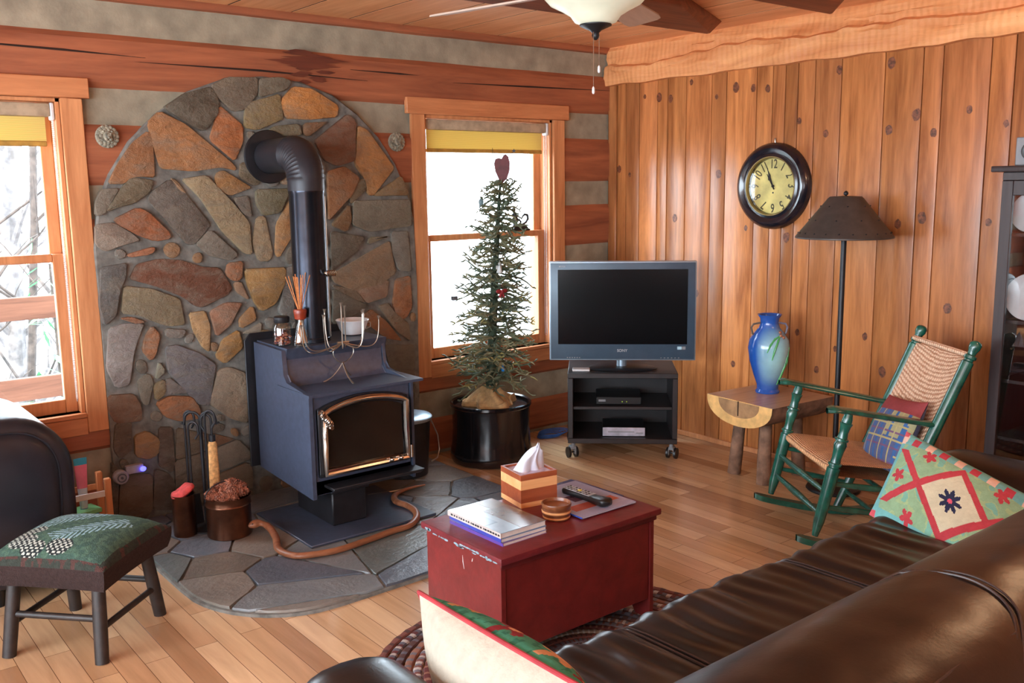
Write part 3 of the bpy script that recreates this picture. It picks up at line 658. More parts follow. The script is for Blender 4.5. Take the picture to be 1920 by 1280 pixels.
# stones hidden behind the stove and along the foot of the arch, in the same laying
def in_arch(x, z):
    if z > 1.3: return ((x+2.392)/.85)**2 + ((z-1.3)/.8)**2 < .9
    return -3.22 < x < -1.56
cents = [(sum(p[0] for p in P)/len(P), sum(p[1] for p in P)/len(P)) for P, c in STONES]
def inside(P, x, z):
    r = False
    for i in range(len(P)):
        (x1, z1), (x2, z2) = P[i-1], P[i]
        if (z1 > z) != (z2 > z) and x < (x2-x1)*(z-z1)/(z2-z1)+x1: r = not r
    return r
fillc = [(112, 104, 92), (96, 88, 78), (140, 104, 70), (122, 118, 112), (104, 88, 66)]
for size, tries in ((.20, 500), (.15, 900), (.11, 1800), (.08, 2600), (.055, 2600)):
    for _ in range(tries):
        gx = rs.uniform(-3.22, -1.56); gz = rs.uniform(.03, 2.06); n = rs.choice((5, 6, 7)); a0 = rs.uniform(0, 6); asp = rs.uniform(.6, 1.0); ro = rs.uniform(0, PI)
        pts = []
        for k in range(n):
            a = a0+2*PI*k/n+rs.uniform(-.2, .2); u_, v_ = size/2*math.cos(a), size/2*asp*math.sin(a)
            pts.append((gx+u_*math.cos(ro)-v_*math.sin(ro), gz+u_*math.sin(ro)+v_*math.cos(ro)))
        if not all(in_arch(a, b) and b > .012 for a, b in pts): continue
        samp = [(gx, gz)]
        for k in range(n):
            a, b = pts[k], pts[(k+1) % n]
            for f in (0, .33, .66):
                p = (a[0]+(b[0]-a[0])*f, a[1]+(b[1]-a[1])*f); samp += [p, ((p[0]+gx)/2, (p[1]+gz)/2)]
        bb = (min(p[0] for p in pts)-.02, max(p[0] for p in pts)+.02, min(p[1] for p in pts)-.02, max(p[1] for p in pts)+.02)
        bad = False
        for Q in PL:
            if max(p[0] for p in Q) < bb[0] or min(p[0] for p in Q) > bb[1] or max(p[1] for p in Q) < bb[2] or min(p[1] for p in Q) > bb[3]: continue
            if any(inside(Q, x_, z_) for x_, z_ in samp) or any(inside(pts, x_, z_) for x_, z_ in Q): bad = True; break
        if bad: continue
        PL.append(inset_round(pts, -.010))
        mb.prism(inset_round(pts, -.002), .02, rs.uniform(.042, .052), M=XZ, col=rs.choice(fillc), bevel=.005, seg=2)
o = obj('stone_arch', mb, [M['stone'], M['mortar']]); recentre(o, (-2.39, 0, 0))
tag(o, 'tall rounded fieldstone arch set into the log wall behind the stove', 'stone wall')

# hearth: flat slate flags with a rounded left front corner
HX0, HX1, HY0 = -3.275, -1.525, -1.475
out = [(HX0, -.052), (HX0, -.95)]
for k in range(1, 10):
    a = PI + (PI/2)*k/10; out.append((HX0+.40 + .40*math.cos(a), HY0+.48 + .48*math.sin(a)))
out += [(-2.85, HY0), (HX1, HY0+.03), (HX1, -.052)]
mb = MB(); mb.prism(out[::-1] if False else out, 0, .012, mi=1, bevel=.003)
rh = random.Random(5)
sl = [(104, 112, 122), (118, 122, 124), (92, 98, 108), (128, 122, 114), (100, 106, 104), (138, 132, 124), (110, 104, 96)]
# irregular flags: cells grown round scattered centres, clipped to the outline
def half(P, nx_, ny_, d):
    Q = []
    for i in range(len(P)):
        a, b = P[i], P[(i+1) % len(P)]
        da, db = a[0]*nx_+a[1]*ny_-d, b[0]*nx_+b[1]*ny_-d
        if da <= 0: Q.append(a)
        if (da < 0) != (db < 0): f = da/(da-db); Q.append((a[0]+(b[0]-a[0])*f, a[1]+(b[1]-a[1])*f))
    return Q
seeds = []
while len(seeds) < 34:
    p = (rh.uniform(HX0, HX1), rh.uniform(HY0, -.05))
    if all(((p[0]-q_[0])*.72)**2+(p[1]-q_[1])**2 > .026 for q_ in seeds): seeds.append(p)
    elif rh.random() < .0005: break
outl = [(HX0+.014, -.066), (HX0+.014, -.95)]+[(HX0+.40 + .386*math.cos(PI+(PI/2)*k/10), HY0+.48 + .466*math.sin(PI+(PI/2)*k/10)) for k in range(1, 10)]+[(-2.85, HY0+.014), (HX1-.014, HY0+.044), (HX1-.014, -.066)]
for p in seeds:
    P = outl
    for q_ in seeds:
        if q_ is p: continue
        nx_, ny_ = q_[0]-p[0], q_[1]-p[1]; L = math.hypot(nx_, ny_); nx_ /= L; ny_ /= L
        P = half(P, nx_, ny_, (p[0]+q_[0])/2*nx_+(p[1]+q_[1])/2*ny_-.006)
        if len(P) < 3: break
    if len(P) < 3: continue
    S = []
    for k in range(len(P)):
        a, b = P[k], P[(k+1) % len(P)]; L = math.hypot(b[0]-a[0], b[1]-a[1]); m_ = max(1, int(L/.05))
        for j in range(m_):
            f = j/m_; S.append((a[0]+(b[0]-a[0])*f + (rh.uniform(-.004, .004) if j else 0), a[1]+(b[1]-a[1])*f + (rh.uniform(-.004, .004) if j else 0)))
    mb.prism(S, .004, .0225+rh.uniform(-.001, .001), col=rh.choice(sl), bevel=.003, seg=1)
o = obj('slate_hearth', mb, [M['slate'], M['mortar']])
recentre(o, (-2.4, -.8, 0)); tag(o, 'blue-grey slate flagstone hearth with a rounded corner under the stove', 'hearth')
HZ = .0225

# ------------------------------------------------------------------ wood stove
t = thing('wood_stove', 'black steel wood stove with a nickel arched door on the slate hearth', 'stove', (-2.36, -.55, HZ))
mb = MB(); mb.bx(-2.70, -2.05, -.93, -.36, HZ, HZ+.012, bevel=.003); obj('base_plate', mb, M['stove'], t, world=True)
mb = MB(); mb.bx(-2.512, -2.335, -.775, -.42, HZ+.012, .205, bevel=.006); mb.bx(-2.522, -2.325, -.79, -.42, .19, .205, bevel=.003)
obj('pedestal', mb, M['blackiron'], t, world=True)
YZ = frm((0,1,0), (0,0,1), (1,0,0))
body = [(-.80, .205), (-.80, .655), (-.60, .662), (-.565, .70), (-.555, .822), (-.25, .828), (-.25, .215)]
mb = MB(); mb.prism(body, -2.598, -2.10, M=YZ, bevel=.004); obj('firebox', mb, M['stove'], t, world=True)
side = [(-.812, .192), (-.812, .662), (-.60, .69), (-.572, .72), (-.562, .832), (-.262, .838), (-.262, .225)]
mb = MB(); mb.prism(side, -2.622, -2.60, M=YZ, bevel=.004); obj('side_panel', mb, M['stove'], t, world=True)
mb = MB(); mb.prism(side, -2.098, -2.082, M=YZ, bevel=.004); obj('side_panel', mb, M['stove'], t, world=True)
mb = MB(); mb.prism([(-.828, .656), (-.828, .668), (-.51, .668), (-.51, .656)], -2.628, -2.035, M=YZ, bevel=.003); obj('front_shelf', mb, M['stove'], t, world=True)
mb = MB()
riser = [(-.515, .667), (-.53, .69), (-.568, .822), (-.575, .84), (-.25, .843), (-.25, .667)]
mb.prism(riser, -2.60, -2.075, M=YZ, bevel=.006, seg=2); obj('upper_step', mb, M['stove'], t, world=True)
sh = [(-2.66, .225), (-2.04, .225), (-2.04, .845), (-2.07, .878), (-2.63, .878), (-2.66, .845)]
mb = MB(); mb.prism(sh, .235, .243, M=frm((1,0,0), (0,0,1), (0,-1,0)), bevel=.002); obj('heat_shield', mb, M['blackiron'], t, world=True)
mb = MB(); mb.hexa([(-2.56, -.89, .236), (-2.10, -.89, .236), (-2.10, -.79, .236), (-2.56, -.79, .236), (-2.56, -.89, .25), (-2.08, -.89, .25), (-2.08, -.79, .25), (-2.56, -.79, .25)], bevel=.003)
mb.bx(-2.60, -2.10, -.80, -.79, .205, .27, bevel=.002)
obj('ash_lip', mb, M['blackiron'], t, world=True)
# door
def arch_path(x0, x1, z0, zs, rise, n=14):
    P = [(x0, z0), (x0, (z0+zs)/2)]
    for k in range(n+1):
        u = k/n; P.append((x0+(x1-x0)*u, zs + rise*math.sin(PI*u)**.75))
    P += [(x1, (z0+zs)/2), (x1, z0), ((x0+x1)/2, z0)]
    return P
mb = MB(); mb.bx(-2.585, -2.12, -.815, -.80, .285, .60, bevel=.003)
mb.prism(arch_path(-2.585, -2.12, .30, .595, .045), .80, .817, M=XZ, bevel=.003)
door = obj('door', mb, M['blackiron'], t, world=True)
mb = MB(); mb.tube([(x, -.826, z) for x, z in arch_path(-2.562, -2.137, .305, .578, .045)], .021, 10, closed=True, flat=.75)
mb.bx(-2.56, -2.14, -.838, -.822, .292, .325, bevel=.006, seg=2)
obj('door_frame', mb, M['chrome'], door, world=False).data.transform(Matrix.Translation(-t.location))
mb = MB(); mb.prism(arch_path(-2.545, -2.155, .32, .56, .04), .815, .822, M=XZ)
obj('door_glass', mb, M['stoveglass'], door).data.transform(Matrix.Translation(-t.location))
for x in (-2.235, -2.185):
    mb = MB(); mb.cyl((x, -.835, .315), (x, -.852, .315), .009, n=12); mb.ball((x, -.854, .315), .009)
    obj('latch_pin', mb, M['chrome'], door).data.transform(Matrix.Translation(-t.location))
mb = MB(); mb.cyl((-2.115, -.83, .30), (-2.115, -.83, .36), .008, n=10)
obj('hinge_pin', mb, M['chrome'], door).data.transform(Matrix.Translation(-t.location))
mb = MB()
hp = []; p0 = Vector((-2.545, -.86, .535)); p1 = Vector((-2.60, -.875, .60)); ax = (p1-p0).normalized(); sx = ax.cross(Vector((0,1,0))).normalized(); sy = ax.cross(sx)
for k in range(12*8+1):
    f = k/96; a = 2*PI*k/12; hp.append(p0+(p1-p0)*f + (sx*math.cos(a)+sy*math.sin(a))*.0115)
mb.tube(hp, .0042, 6); mb.cyl(p0-ax*.015, p1+ax*.004, .006, n=8); mb.cyl((-2.545, -.82, .52), (-2.545, -.872, .52), .009, n=10)
obj('door_handle', mb, M['chrome'], door).data.transform(Matrix.Translation(-t.location))
# flue pipe
PX, PY = -2.402, -.445
mb = MB(); mb.lathe([(.0835, .842), (.0835, .86), (.0815, .862), (.0815, 1.06), (.0815, 1.53), (.0835, 1.535), (.0835, 1.55)], (PX, PY, 0), 40, cap0=False, cap1=False)
mb.box((PX+.074, PY-.036, 1.19), (.006, .004, .66), M=Matrix.Rotation(R(-26), 3, 'Z'), bevel=.001, mi=1)  # silver strip stands in for the bright glint along the pipe seam
obj('flue_pipe', mb, [M['pipe'], M['silver']], t, world=True)
mb = MB(); path = [(PX, PY, 1.545), (PX, PY, 1.575), (PX, PY, 1.59)]; rad = [.0845, .0845, .084]
RR = .125
for k in range(1, 29):
    a = (PI/2)*k/28; path.append((PX, PY+RR*(1-math.cos(a)), 1.59+RR*math.sin(a))); rad.append(.084+(.0035 if k % 2 else 0))
path += [(PX, PY+RR+.02, 1.715), (PX, PY+RR+.03, 1.715), (PX, -.05, 1.712)]; rad += [.084, .082, .082]
mb.tube(path, rad, 36, caps=False); obj('elbow', mb, M['pipematt'], t, world=True)
mb = MB(); mb.lathe([(.083, .053), (.122, .055), (.13, .062), (.126, .07), (.09, .074), (.083, .074)], (PX-.0, 0, 1.712), 40, M=frm((1,0,0), (0,0,1), (0,-1,0)), cap0=False, cap1=False)
obj('wall_collar', mb, M['blackiron'], t, world=True)
mb = MB(); hp = []
for k in range(8*6+1):
    a = 2*PI*k/8; f = k/48; hp.append((PX+.03+.05*f, PY-.098+.012*math.cos(a), 1.165+.012*math.sin(a)))
mb.tube(hp, .0035, 6); mb.cyl((PX+.05, PY-.07, 1.165), (PX+.05, PY-.10, 1.165), .005, n=8)
obj('damper_handle', mb, M['chrome'], t, world=True)

# things standing on the stove
TZ = .8435
t = thing('glass_jar', 'small glass jar of copper-pink potpourri with a dark lid on the stove', 'jar', (-2.572, -.475, TZ))
mb = MB(); mb.lathe([(.036, 0), (.044, .004), (.046, .03), (.046, .082), (.040, .10), (.031, .108), (.031, .118)], n=28); obj('body', mb, M['clear'], t)
mb = MB(); mb.lathe([(.034, .106), (.036, .109), (.036, .130), (.032, .134)], n=28); obj('lid', mb, M['blackiron'], t)
M['pot'] = attr_mat('dried_petals', .8, 60, .4, .5)
mb = MB(); q = random.Random(4)
for k in range(150):
    a = q.uniform(0, 2*PI); r = .036*math.sqrt(q.random()); mb.ball((r*math.cos(a), r*math.sin(a), q.uniform(.008, .052)), (q.uniform(.005, .009), q.uniform(.004, .008), .004), 6, 4, col=q.choice([(176, 92, 70), (140, 60, 50), (200, 120, 90), (110, 70, 80)]))
obj('potpourri', mb, M['pot'], t)['kind'] = 'stuff'
t = thing('reed_diffuser', 'reed diffuser with a red-brown wooden neck and fanned sticks on the stove', 'diffuser', (-2.505, -.53, TZ))
mb = MB(); mb.lathe([(.042, 0), (.043, .004), (.030, .06), (.017, .11), (.016, .125)], n=24); obj('flask', mb, M['clear'], t)
mb = MB(); mb.lathe([(.018, .118), (.026, .122), (.028, .14), (.031, .158), (.028, .166), (.02, .167), (.018, .15)], n=24, cap0=False, cap1=False); obj('collar', mb, plain('red_brown_wood', (134, 50, 28), .3), t)
q = random.Random(8)
for k in range(12):
    a = q.uniform(0, 2*PI); s = q.uniform(.3, 1)
    up = Vector((math.cos(a)*.055*s - .012*(1 if k < 7 else -2.2), math.sin(a)*.03, q.uniform(.31, .33))); lo = Vector((-up.x*.45, -up.y*.6, .008)); 
    mb = MB(); mb.tube([lo, (lo*.45+up*.55)*1.0*Vector((1,1,1)).x if False else Vector((0, 0, .14)), up], .0019, 6, col=(216, 140, 84)); obj('reed', mb, attr_mat('reed_%d' % k, .6) if False else M['pot'], t)
t = thing('bowl', 'small white bowl on top of the stove behind the candle holder', 'bowl', (-2.165, -.40, TZ))
mb = MB(); mb.lathe([(.04, 0), (.048, .002), (.066, .03), (.078, .066), (.082, .07), (.080, .073), (.072, .062), (.058, .025), (.02, .012), (.001, .012)], n=32, cap1=False); obj('body', mb, M['white'], t)
mb = MB(); mb.tube([(.074, -.02, .055), (.088, -.024, .052), (.088, -.024, .03), (.064, -.02, .022)], .003, 7); obj('handle', mb, M['silver'], t)
t = thing('candelabra', 'silver ribbon candelabra with nine curling arms standing on the stove shelf', 'candle holder', (-2.345, -.63, .668))
hub = Vector((-2.34, -.62, .845))
def bez(pts, n=14):
    out = []
    for k in range(n+1):
        u = k/n; P = [Vector(p) for p in pts]
        while len(P) > 1: P = [P[i]*(1-u)+P[i+1]*u for i in range(len(P)-1)]
        out.append(P[0])
    return out
tips = [(-2.557, .935, -.02), (-2.514, .948, .05), (-2.465, .978, -.06), (-2.407, .99, .04), (-2.348, 1.019, -.01), (-2.298, .996, .05), (-2.249, .983, -.04), (-2.204, .964, .05), (-2.156, .941, -.02)]
for tx, tz, dy in tips:
    e = Vector((tx, -.62+dy, tz))
    mb = MB()
    P = bez([hub, hub+Vector(((tx-hub.x)*.8, dy*.6, -.045)), Vector((tx, -.62+dy, .79)), e])
    mb.tube(P, [.0022+.0014*abs(k-7)/7 for k in range(15)], 7)
    mb.lathe([(.003, -.004), (.005, .006), (.008, .016), (.006, .016)], e, 10)
    obj('arm', mb, M['silver'], t, world=True)
mb = MB()
for s in (-1, 1):
    P = bez([hub+Vector((s*.012, 0, 0)), hub+Vector((s*.085, .0, -.02)), hub+Vector((s*.05, 0, -.085)), Vector((-2.345, -.62, .752))], 10)
    mb.tube(P, .0042, 8, flat=.5)
mb.tube([hub+Vector((-.03, 0, .002)), hub+Vector((.03, 0, .002))], .006, 8)
obj('stem', mb, M['silver'], t, world=True)
for fx, fy in ((-2.438, -.60), (-2.355, -.735), (-2.27, -.57)):
    mb = MB(); P = bez([(-2.345, -.62, .755), (-2.345+(fx+2.345)*.35, -.62+(fy+.62)*.3, .70), (fx*.7-2.345*.3, fy*.7-.62*.3, .676), (fx, fy, .671)], 8); mb.tube(P, [.004]*6+[.005, .006, .004], 8, flat=.6)
    obj('leg', mb, M['silver'], t, world=True)

# ------------------------------------------------------------------ pot, tree and its ornaments
t = thing('crock', 'large black glazed crock holding the little tree', 'pot', (-1.23, -.29, 0))
t.location.z = 0
M['glaze'] = plain('black_glaze', (20, 18, 20), .14, var=.3, spec=.8, ns=14, bump=.08, bs=8)
mb = MB(); mb.lathe([(.20, 0), (.228, .006), (.238, .03), (.236, .06), (.226, .11), (.221, .2), (.224, .30), (.229, .325)], n=56)
obj('body', mb, M['glaze'], t)
mb = MB(); mb.lathe([(.229, .322), (.234, .328), (.233, .342), (.226, .346), (.216, .340), (.212, .20), (.205, .03), (.01, .03)], n=56, cap0=False); obj('rim', mb, M['glaze'], t)
t = thing('burlap_bundle', 'tan burlap wrap bunched round the trunk inside the black crock', 'burlap', (-1.23, -.29, .03))
M['burlap'] = plain('burlap', (182, 150, 104), .9, var=.15, ns=30, bump=.6, bs=220)
mb = MB()
def bur(u, v):
    a = 2*PI*u; r = .185*(1-v)**.7+.028*v; z = .20+.20*v**.8+.012*math.sin(a*5+v*7)
    r *= 1+.16*math.sin(3*a+1)+.10*math.sin(7*a+v*4); z += .018*math.sin(4*a+6*v)*(1-v)+(.02 if .35 < v < .5 else 0)
    return Vector((r*math.cos(a), r*math.sin(a), z))
mb.grid(bur, 60, 12, cu=True)
obj('wrap', mb, M['burlap'], t)
t = thing('christmas_tree', 'sparse little feather Christmas tree in the black crock by the window', 'tree', (-1.23, -.29, .345))
top = Vector((.07, -.03, 1.24))
mb = MB(); mb.tube([(0, 0, -.10), (.0, 0, .1), (.02, -.01, .5), (.045, -.02, .9), top], [.030, .028, .025, .016, .006], 9)
M['needle'] = attr_mat('tree_needles', .7, 30, .35, .2); M['bark3'] = plain('tree_trunk', (44, 58, 42), .8, var=.3, ns=50, bump=.5)
obj('trunk', mb, M['bark3'], t)
q = random.Random(21)
def tpos(z): 
    f = z/1.24; return Vector((.07*f, -.03*f, z))
lev = 24
mbs = [MB() for _ in range(4)]
nb = 0
for i in range(lev):
    z = .13+1.09*i/(lev-1)
    f = 1-(z/1.26)
    L = .06+.205*f**.55
    if i < 2: L *= .85
    cnt = int(9+7*f)
    for k in range(cnt):
        a = 2*PI*(k+q.random()*.8)/cnt + i*.7
        l = L*q.uniform(.7, 1.08); d = Vector((math.cos(a), math.sin(a), 0)); s = Vector((-d.y, d.x, 0))
        b = tpos(z + q.uniform(-.015, .015)); droop = q.uniform(-.10, .03)+.05*(1-f)
        P = [b]; wob = q.uniform(-.3, .3); n = 6
        for j in range(1, n+1):
            u = j/n
            P.append(b + d*l*u + s*(math.sin(u*5+wob*6)*.022*l/.2) + Vector((0, 0, droop*u*u*l/.25 + .03*math.sin(u*4+k)*u)))
        tip = z < .62 and q.random() < .25
        g0 = q.choice([(100, 110, 86), (118, 122, 94), (90, 102, 82), (134, 130, 98)])
        M_ = mbs[nb % 4]; nb += 1
        M_.tube(P, [.0045, .0055, .0062, .0062, .0056, .0045, .0025], 5, col=g0)
        if l > .05:
            for j in range(1, n+1):
                for sg in (-1, 1):
                    if q.random() < .28: continue
                    tl = q.uniform(.018, .045)*(.6+.6*f); c = P[j]
                    e = c + s*sg*tl*q.uniform(.5, 1) + d*tl*.8 + Vector((0, 0, q.uniform(-.02, .022)))
                    cc = (150, 146, 92) if (tip and j > 3) else g0
                    M_.tube([c, (c+e)/2+Vector((0, 0, q.uniform(-.004, .006))), e], [.0042, .0046, .0018], 4, col=cc)
for M_ in mbs: obj('branches', M_, M['needle'], t)
TG = 'ornaments hung on the little tree'
t = thing('heart_topper', 'dark red tin heart with wires on top of the little tree', 'ornament', (-1.15, -.325, 1.575), 0)
H2 = frm(Vector((.78, -.63, 0)), Vector((0, 0, 1)), Vector((-.63, -.78, 0)))
mb = MB()
hp = [(0, -.005), (.026, .02), (.040, .06), (.044, .105), (.036, .14), (.022, .155), (.008, .15), (-.002, .128), (-.02, .135), (-.036, .13), (-.045, .105), (-.038, .06), (-.018, .015)]
mb.prism([(a, b) for a, b in hp], -.004, .004, M=H2, bevel=.002); obj('heart', mb, plain('dark_red_tin', (92, 40, 42), .5, .2, var=.2), t)
mb = MB()
for P in ([(-.038, .12), (-.05, .15), (-.052, .19)], [(.03, .14), (.045, .155), (.06, .165)], [(0, 0), (.012, -.03), (.02, -.05)]):
    mb.tube([H2 @ Vector((a, b, 0)) for a, b in P], .0013, 5)
st = [(.066+ (.013 if k % 2 == 0 else .006)*math.cos(PI/2+k*PI/5), .172+(.013 if k % 2 == 0 else .006)*math.sin(PI/2+k*PI/5)) for k in range(10)]
mb.prism(st, -.0015, .0015, M=H2); obj('wire_star', mb, M['blackiron'], t)
def orn(name, label, px3, build, mat):
    mb = MB(); build(mb); mb.tube([(0, 0, .02), (0, 0, .04)], .0008, 4)
    o = obj(name, mb, mat); o.location = px3; tag(o, label, 'ornament', TG)
tg = TG
orn('bird_ornament', 'pale blue bird ornament high on the left of the little tree', (-1.24, -.245, 1.47), lambda m_: (m_.ball((0,0,0), (.016, .012, .02)), m_.ball((.004, 0, .022), .009), m_.tube([(0,0,-.01), (-.012, 0, -.035)], [.008, .003], 6)), plain('pale_blue_glass', (120, 142, 150), .3))
orn('angel_ornament', 'small white angel ornament in the middle of the little tree', (-1.237, -.40, 1.115), lambda m_: (m_.lathe([(.018, -.03), (.006, .01)], n=12), m_.ball((0, 0, .018), .008), m_.box((0, .006, .0), (.04, .003, .02), bevel=.001)), plain('milk_glass', (196, 204, 204), .35))
orn('bow_ornament', 'dark red bow ornament on the trunk of the little tree', (-1.255, -.44, .985), lambda m_: (m_.ball((-.02, 0, .003), (.02, .008, .012)), m_.ball((.02, 0, .003), (.02, .008, .012)), m_.ball((0, -.004, 0), .009), m_.tube([(0, 0, 0), (-.014, 0, -.03)], [.006, .008], 6), m_.tube([(0, 0, 0), (.014, 0, -.03)], [.006, .008], 6)), plain('red_ribbon', (130, 30, 36), .6))
orn('box_ornament', 'tiny grey box ornament at the left edge of the little tree', (-1.424, -.228, .945), lambda m_: (m_.box((0, 0, 0), (.028, .028, .022), bevel=.002), m_.box((0, 0, 0), (.030, .006, .024), bevel=.001)), plain('grey_tin', (86, 88, 92), .5))
orn('bulb_ornament', 'bright blue bulb ornament hanging low under the branches', (-1.235, -.415, .545), lambda m_: (m_.ball((0, 0, 0), (.011, .011, .014)), m_.cyl((0,0,.01), (0,0,.02), .004, n=8)), plain('blue_glass', (40, 120, 190), .2))
orn('icicle_ornament', 'pale clear icicle ornament on the right of the trunk', (-1.21, -.43, .80), lambda m_: (m_.lathe([(.001, -.05), (.008, -.03), (.005, -.02), (.010, -.005), (.004, .02)], n=10)), plain('icicle_glass', (168, 182, 178), .2))

# squirrel silhouette on the meeting rail of the window
t = thing('squirrel_figurine', 'black cast-iron squirrel figure on the sash rail beside the tree', 'figurine', (-.70, .073, 1.282))
mb = MB(); mb.bx(-.095, .07, -.016, .016, 0, .012, bevel=.003); mb.prism([(-.06, .0), (.06, 0), (.045, .02), (-.05, .02)], -.012, .012, M=XZ, c=(0, 0, .012), bevel=.002); obj('base', mb, M['blackiron'], t)
mb = MB()
def pt(P): return [Vector((x, 0, z)) for x, z in P]
mb.tube(pt([(-.045, .03), (-.035, .07), (-.045, .10), (-.05, .122)]), [.012, .018, .013, .009], 9)
mb.ball((-.052, 0, .13), (.016, .009, .012)); mb.tube(pt([(-.046, .138), (-.044, .152)]), [.005, .001], 5); mb.tube(pt([(-.056, .138), (-.057, .15)]), [.004, .001], 5)
mb.tube(pt([(-.04, .09), (-.06, .095), (-.064, .104)]), .005, 6); mb.tube(pt([(-.03, .055), (-.01, .07), (.005, .055), (-.0, .035), (-.03, .03)]), .007, 7)
obj('body', mb, M['blackiron'], t)
mb = MB(); mb.tube(pt([(0, .035), (.02, .04), (.045, .05), (.062, .072), (.058, .095), (.035, .10), (.02, .088), (.008, .07)]), [.006, .007, .008, .008, .009, .008, .006, .004], 8); obj('tail', mb, M['blackiron'], t)

# ash bucket behind the stove
t = thing('ash_bucket', 'black metal ash bucket with a pale lid behind the right side of the stove', 'bucket', (-1.80, -.27, HZ))
mb = MB(); mb.lathe([(.11, 0), (.12, .004), (.138, .30), (.14, .31)], n=36); obj('body', mb, M['blackiron'], t)
mb = MB(); mb.lathe([(.148, .305), (.149, .318), (.143, .324), (.09, .335), (.03, .34), (.001, .34)], n=36, cap1=False); mb.cyl((0,0,.34), (0,0,.355), .012, n=12); obj('lid', mb, plain('galvanised_lid', (150, 170, 184), .35, .6), t)
mb = MB(); mb.tube([(.13, -.06, .29), (.165, -.07, .20), (.17, -.075, .12), (.15, -.085, .08), (.10, -.10, .07)], .004, 7); obj('handle', mb, M['silver'], t)
t = thing('poker_rod', 'short metal rod lying on the slate between bucket and stove pedestal', 'tool', (-2.06, -.50, HZ))
mb = MB(); mb.tube([(-.10, .02, .008), (.05, -.01, .008), (.11, -.02, .012)], .005, 7); recentre(obj('rod', mb, M['silver'], t), (0, 0, 0))

# ------------------------------------------------------------------ television on its rolling stand
def text_mesh(s, size, depth=.0008, font_scale=1.0):
    c = bpy.data.curves.new('letters', 'FONT'); c.body = s; c.size = size; c.extrude = depth; c.offset = size*.012; c.align_x = 'CENTER'; c.align_y = 'CENTER'
    o = bpy.data.objects.new('letters', c); COL.objects.link(o)
    me = bpy.data.meshes.new_from_object(o.evaluated_get(bpy.context.evaluated_depsgraph_get()))
    bpy.data.objects.remove(o); return me
def add_text(mb, s, size, M3, c, mi=0, depth=.0008, col=None):
    me = text_mesh(s, size, depth)
    n0 = len(mb.bm.verts); bm2 = bmesh.new(); bm2.from_mesh(me)
    vm = {}
    for v in bm2.verts: vm[v.index] = mb.bm.verts.new(Vector(c) + M3 @ v.co)
    fs = []
    for f in bm2.faces:
        try: fs.append(mb.bm.faces.new([vm[v.index] for v in f.verts]))
        except ValueError: pass
    mb._fin(fs, mi, col, smooth=False); bm2.free(); bpy.data.meshes.remove(me)
CR = R(-43.5)
t = thing('tv_stand', 'low black-brown open television cart on four casters in the corner', 'tv stand', (-.545, -.66, 0), CR)
w, d = .31, .205
mb = MB(); mb.bx(-w, w, -d, d, .475, .505, bevel=.003); obj('top_panel', mb, M['cart'], t)
mb = MB(); mb.bx(-w, w, -d, d, .095, .125, bevel=.003); obj('bottom_panel', mb, M['cart'], t)
for s in (-1, 1):
    mb = MB(); mb.bx(s*w, s*(w-.03), -d, d, .125, .475, bevel=.003); obj('side_panel', mb, M['cart'], t)
mb = MB(); mb.bx(-w+.03, w-.03, -d+.02, d, .29, .308, bevel=.002); obj('shelf', mb, M['cart'], t)
mb = MB(); mb.bx(-w+.03, w-.03, d-.012, d, .125, .475); obj('back_panel', mb, M['cart'], t)
for sx in (-1, 1):
    for sy in (-1, 1):
        c = obj('caster', (lambda m_: (m_.cyl((0, 0, .07), (0, 0, .095), .012, n=10), m_.box((0, .014, .062), (.028, .045, .02), bevel=.004), m_.bx(-.016, -.012, -.008, .032, .02, .068, bevel=.001), m_.bx(.012, .016, -.008, .032, .02, .068, bevel=.001), m_)[-1])(MB()), M['grey'], t)
        c.location = (sx*(w-.03), sy*(d-.035), 0); c.rotation_euler.z = R(-25*sx)
        mb = MB(); 
        for s in (-1, 1): mb.cyl((s*.017, .016, .032), (s*.029, .016, .032), .032, n=20); 
        mb.cyl((-.02, .016, .032), (.02, .016, .032), .006, n=8); obj('wheel', mb, M['black'], c)
nnv = Vector((-.688, -.7256, 0)); tc = Vector((-.545, -.66, 0))+nnv*.05
t = thing('television', 'flat television with blue-grey bezel on the black rolling stand', 'television', (tc.x, tc.y, .505), CR)
z0, z1, hw = .052, .622, .4175
mb = MB(); mb.bx(-hw, hw, -.03, .03, z0, z1, bevel=.006, seg=2); obj('silver_rim', mb, M['tvsilver'], t)
mb = MB(); mb.bx(-hw+.008, hw-.008, -.036, -.02, z0+.008, z1-.008, bevel=.004, seg=2); fr = obj('bezel', mb, M['tvbezel'], t)
mb = MB(); mb.bx(-hw+.2, hw-.2, .02, .10, z0+.06, z1-.1, bevel=.02, seg=2); obj('rear_housing', mb, M['black'], t)
mb = MB(); mb.bx(-hw+.05, hw-.05, -.0375, -.03, z0+.095, z1-.045, bevel=.001); obj('screen', mb, M['screen'], t)
TF = frm((1,0,0), (0,0,1), (0,-1,0))
mb = MB(); add_text(mb, 'SONY', .022, TF, (0, -.0372, z0+.058)); add_text(mb, 'BRAVIA', .011, TF, (-hw+.075, -.0372, z1-.028)); obj('lettering', mb, plain('tv_lettering', (170, 176, 182), .4), t)
mb = MB(); mb.bx(hw-.105, hw-.08, -.0375, -.035, z0+.065, z0+.082); mb.bx(hw-.078, hw-.058, -.0372, -.035, z0+.065, z0+.082, mi=1); obj('sticker', mb, [plain('pale_blue_sticker', (160, 200, 214), .5), M['grey']], t)
mb = MB()
for k in range(6): mb.bx(-hw+.10+k*.014, -hw+.107+k*.014, -.0372, -.035, z0+.014, z0+.020); mb.bx(hw-.20+k*.02, hw-.192+k*.02, -.0372, -.035, z0+.014, z0+.019)
obj('port_labels', mb, M['grey'], t)
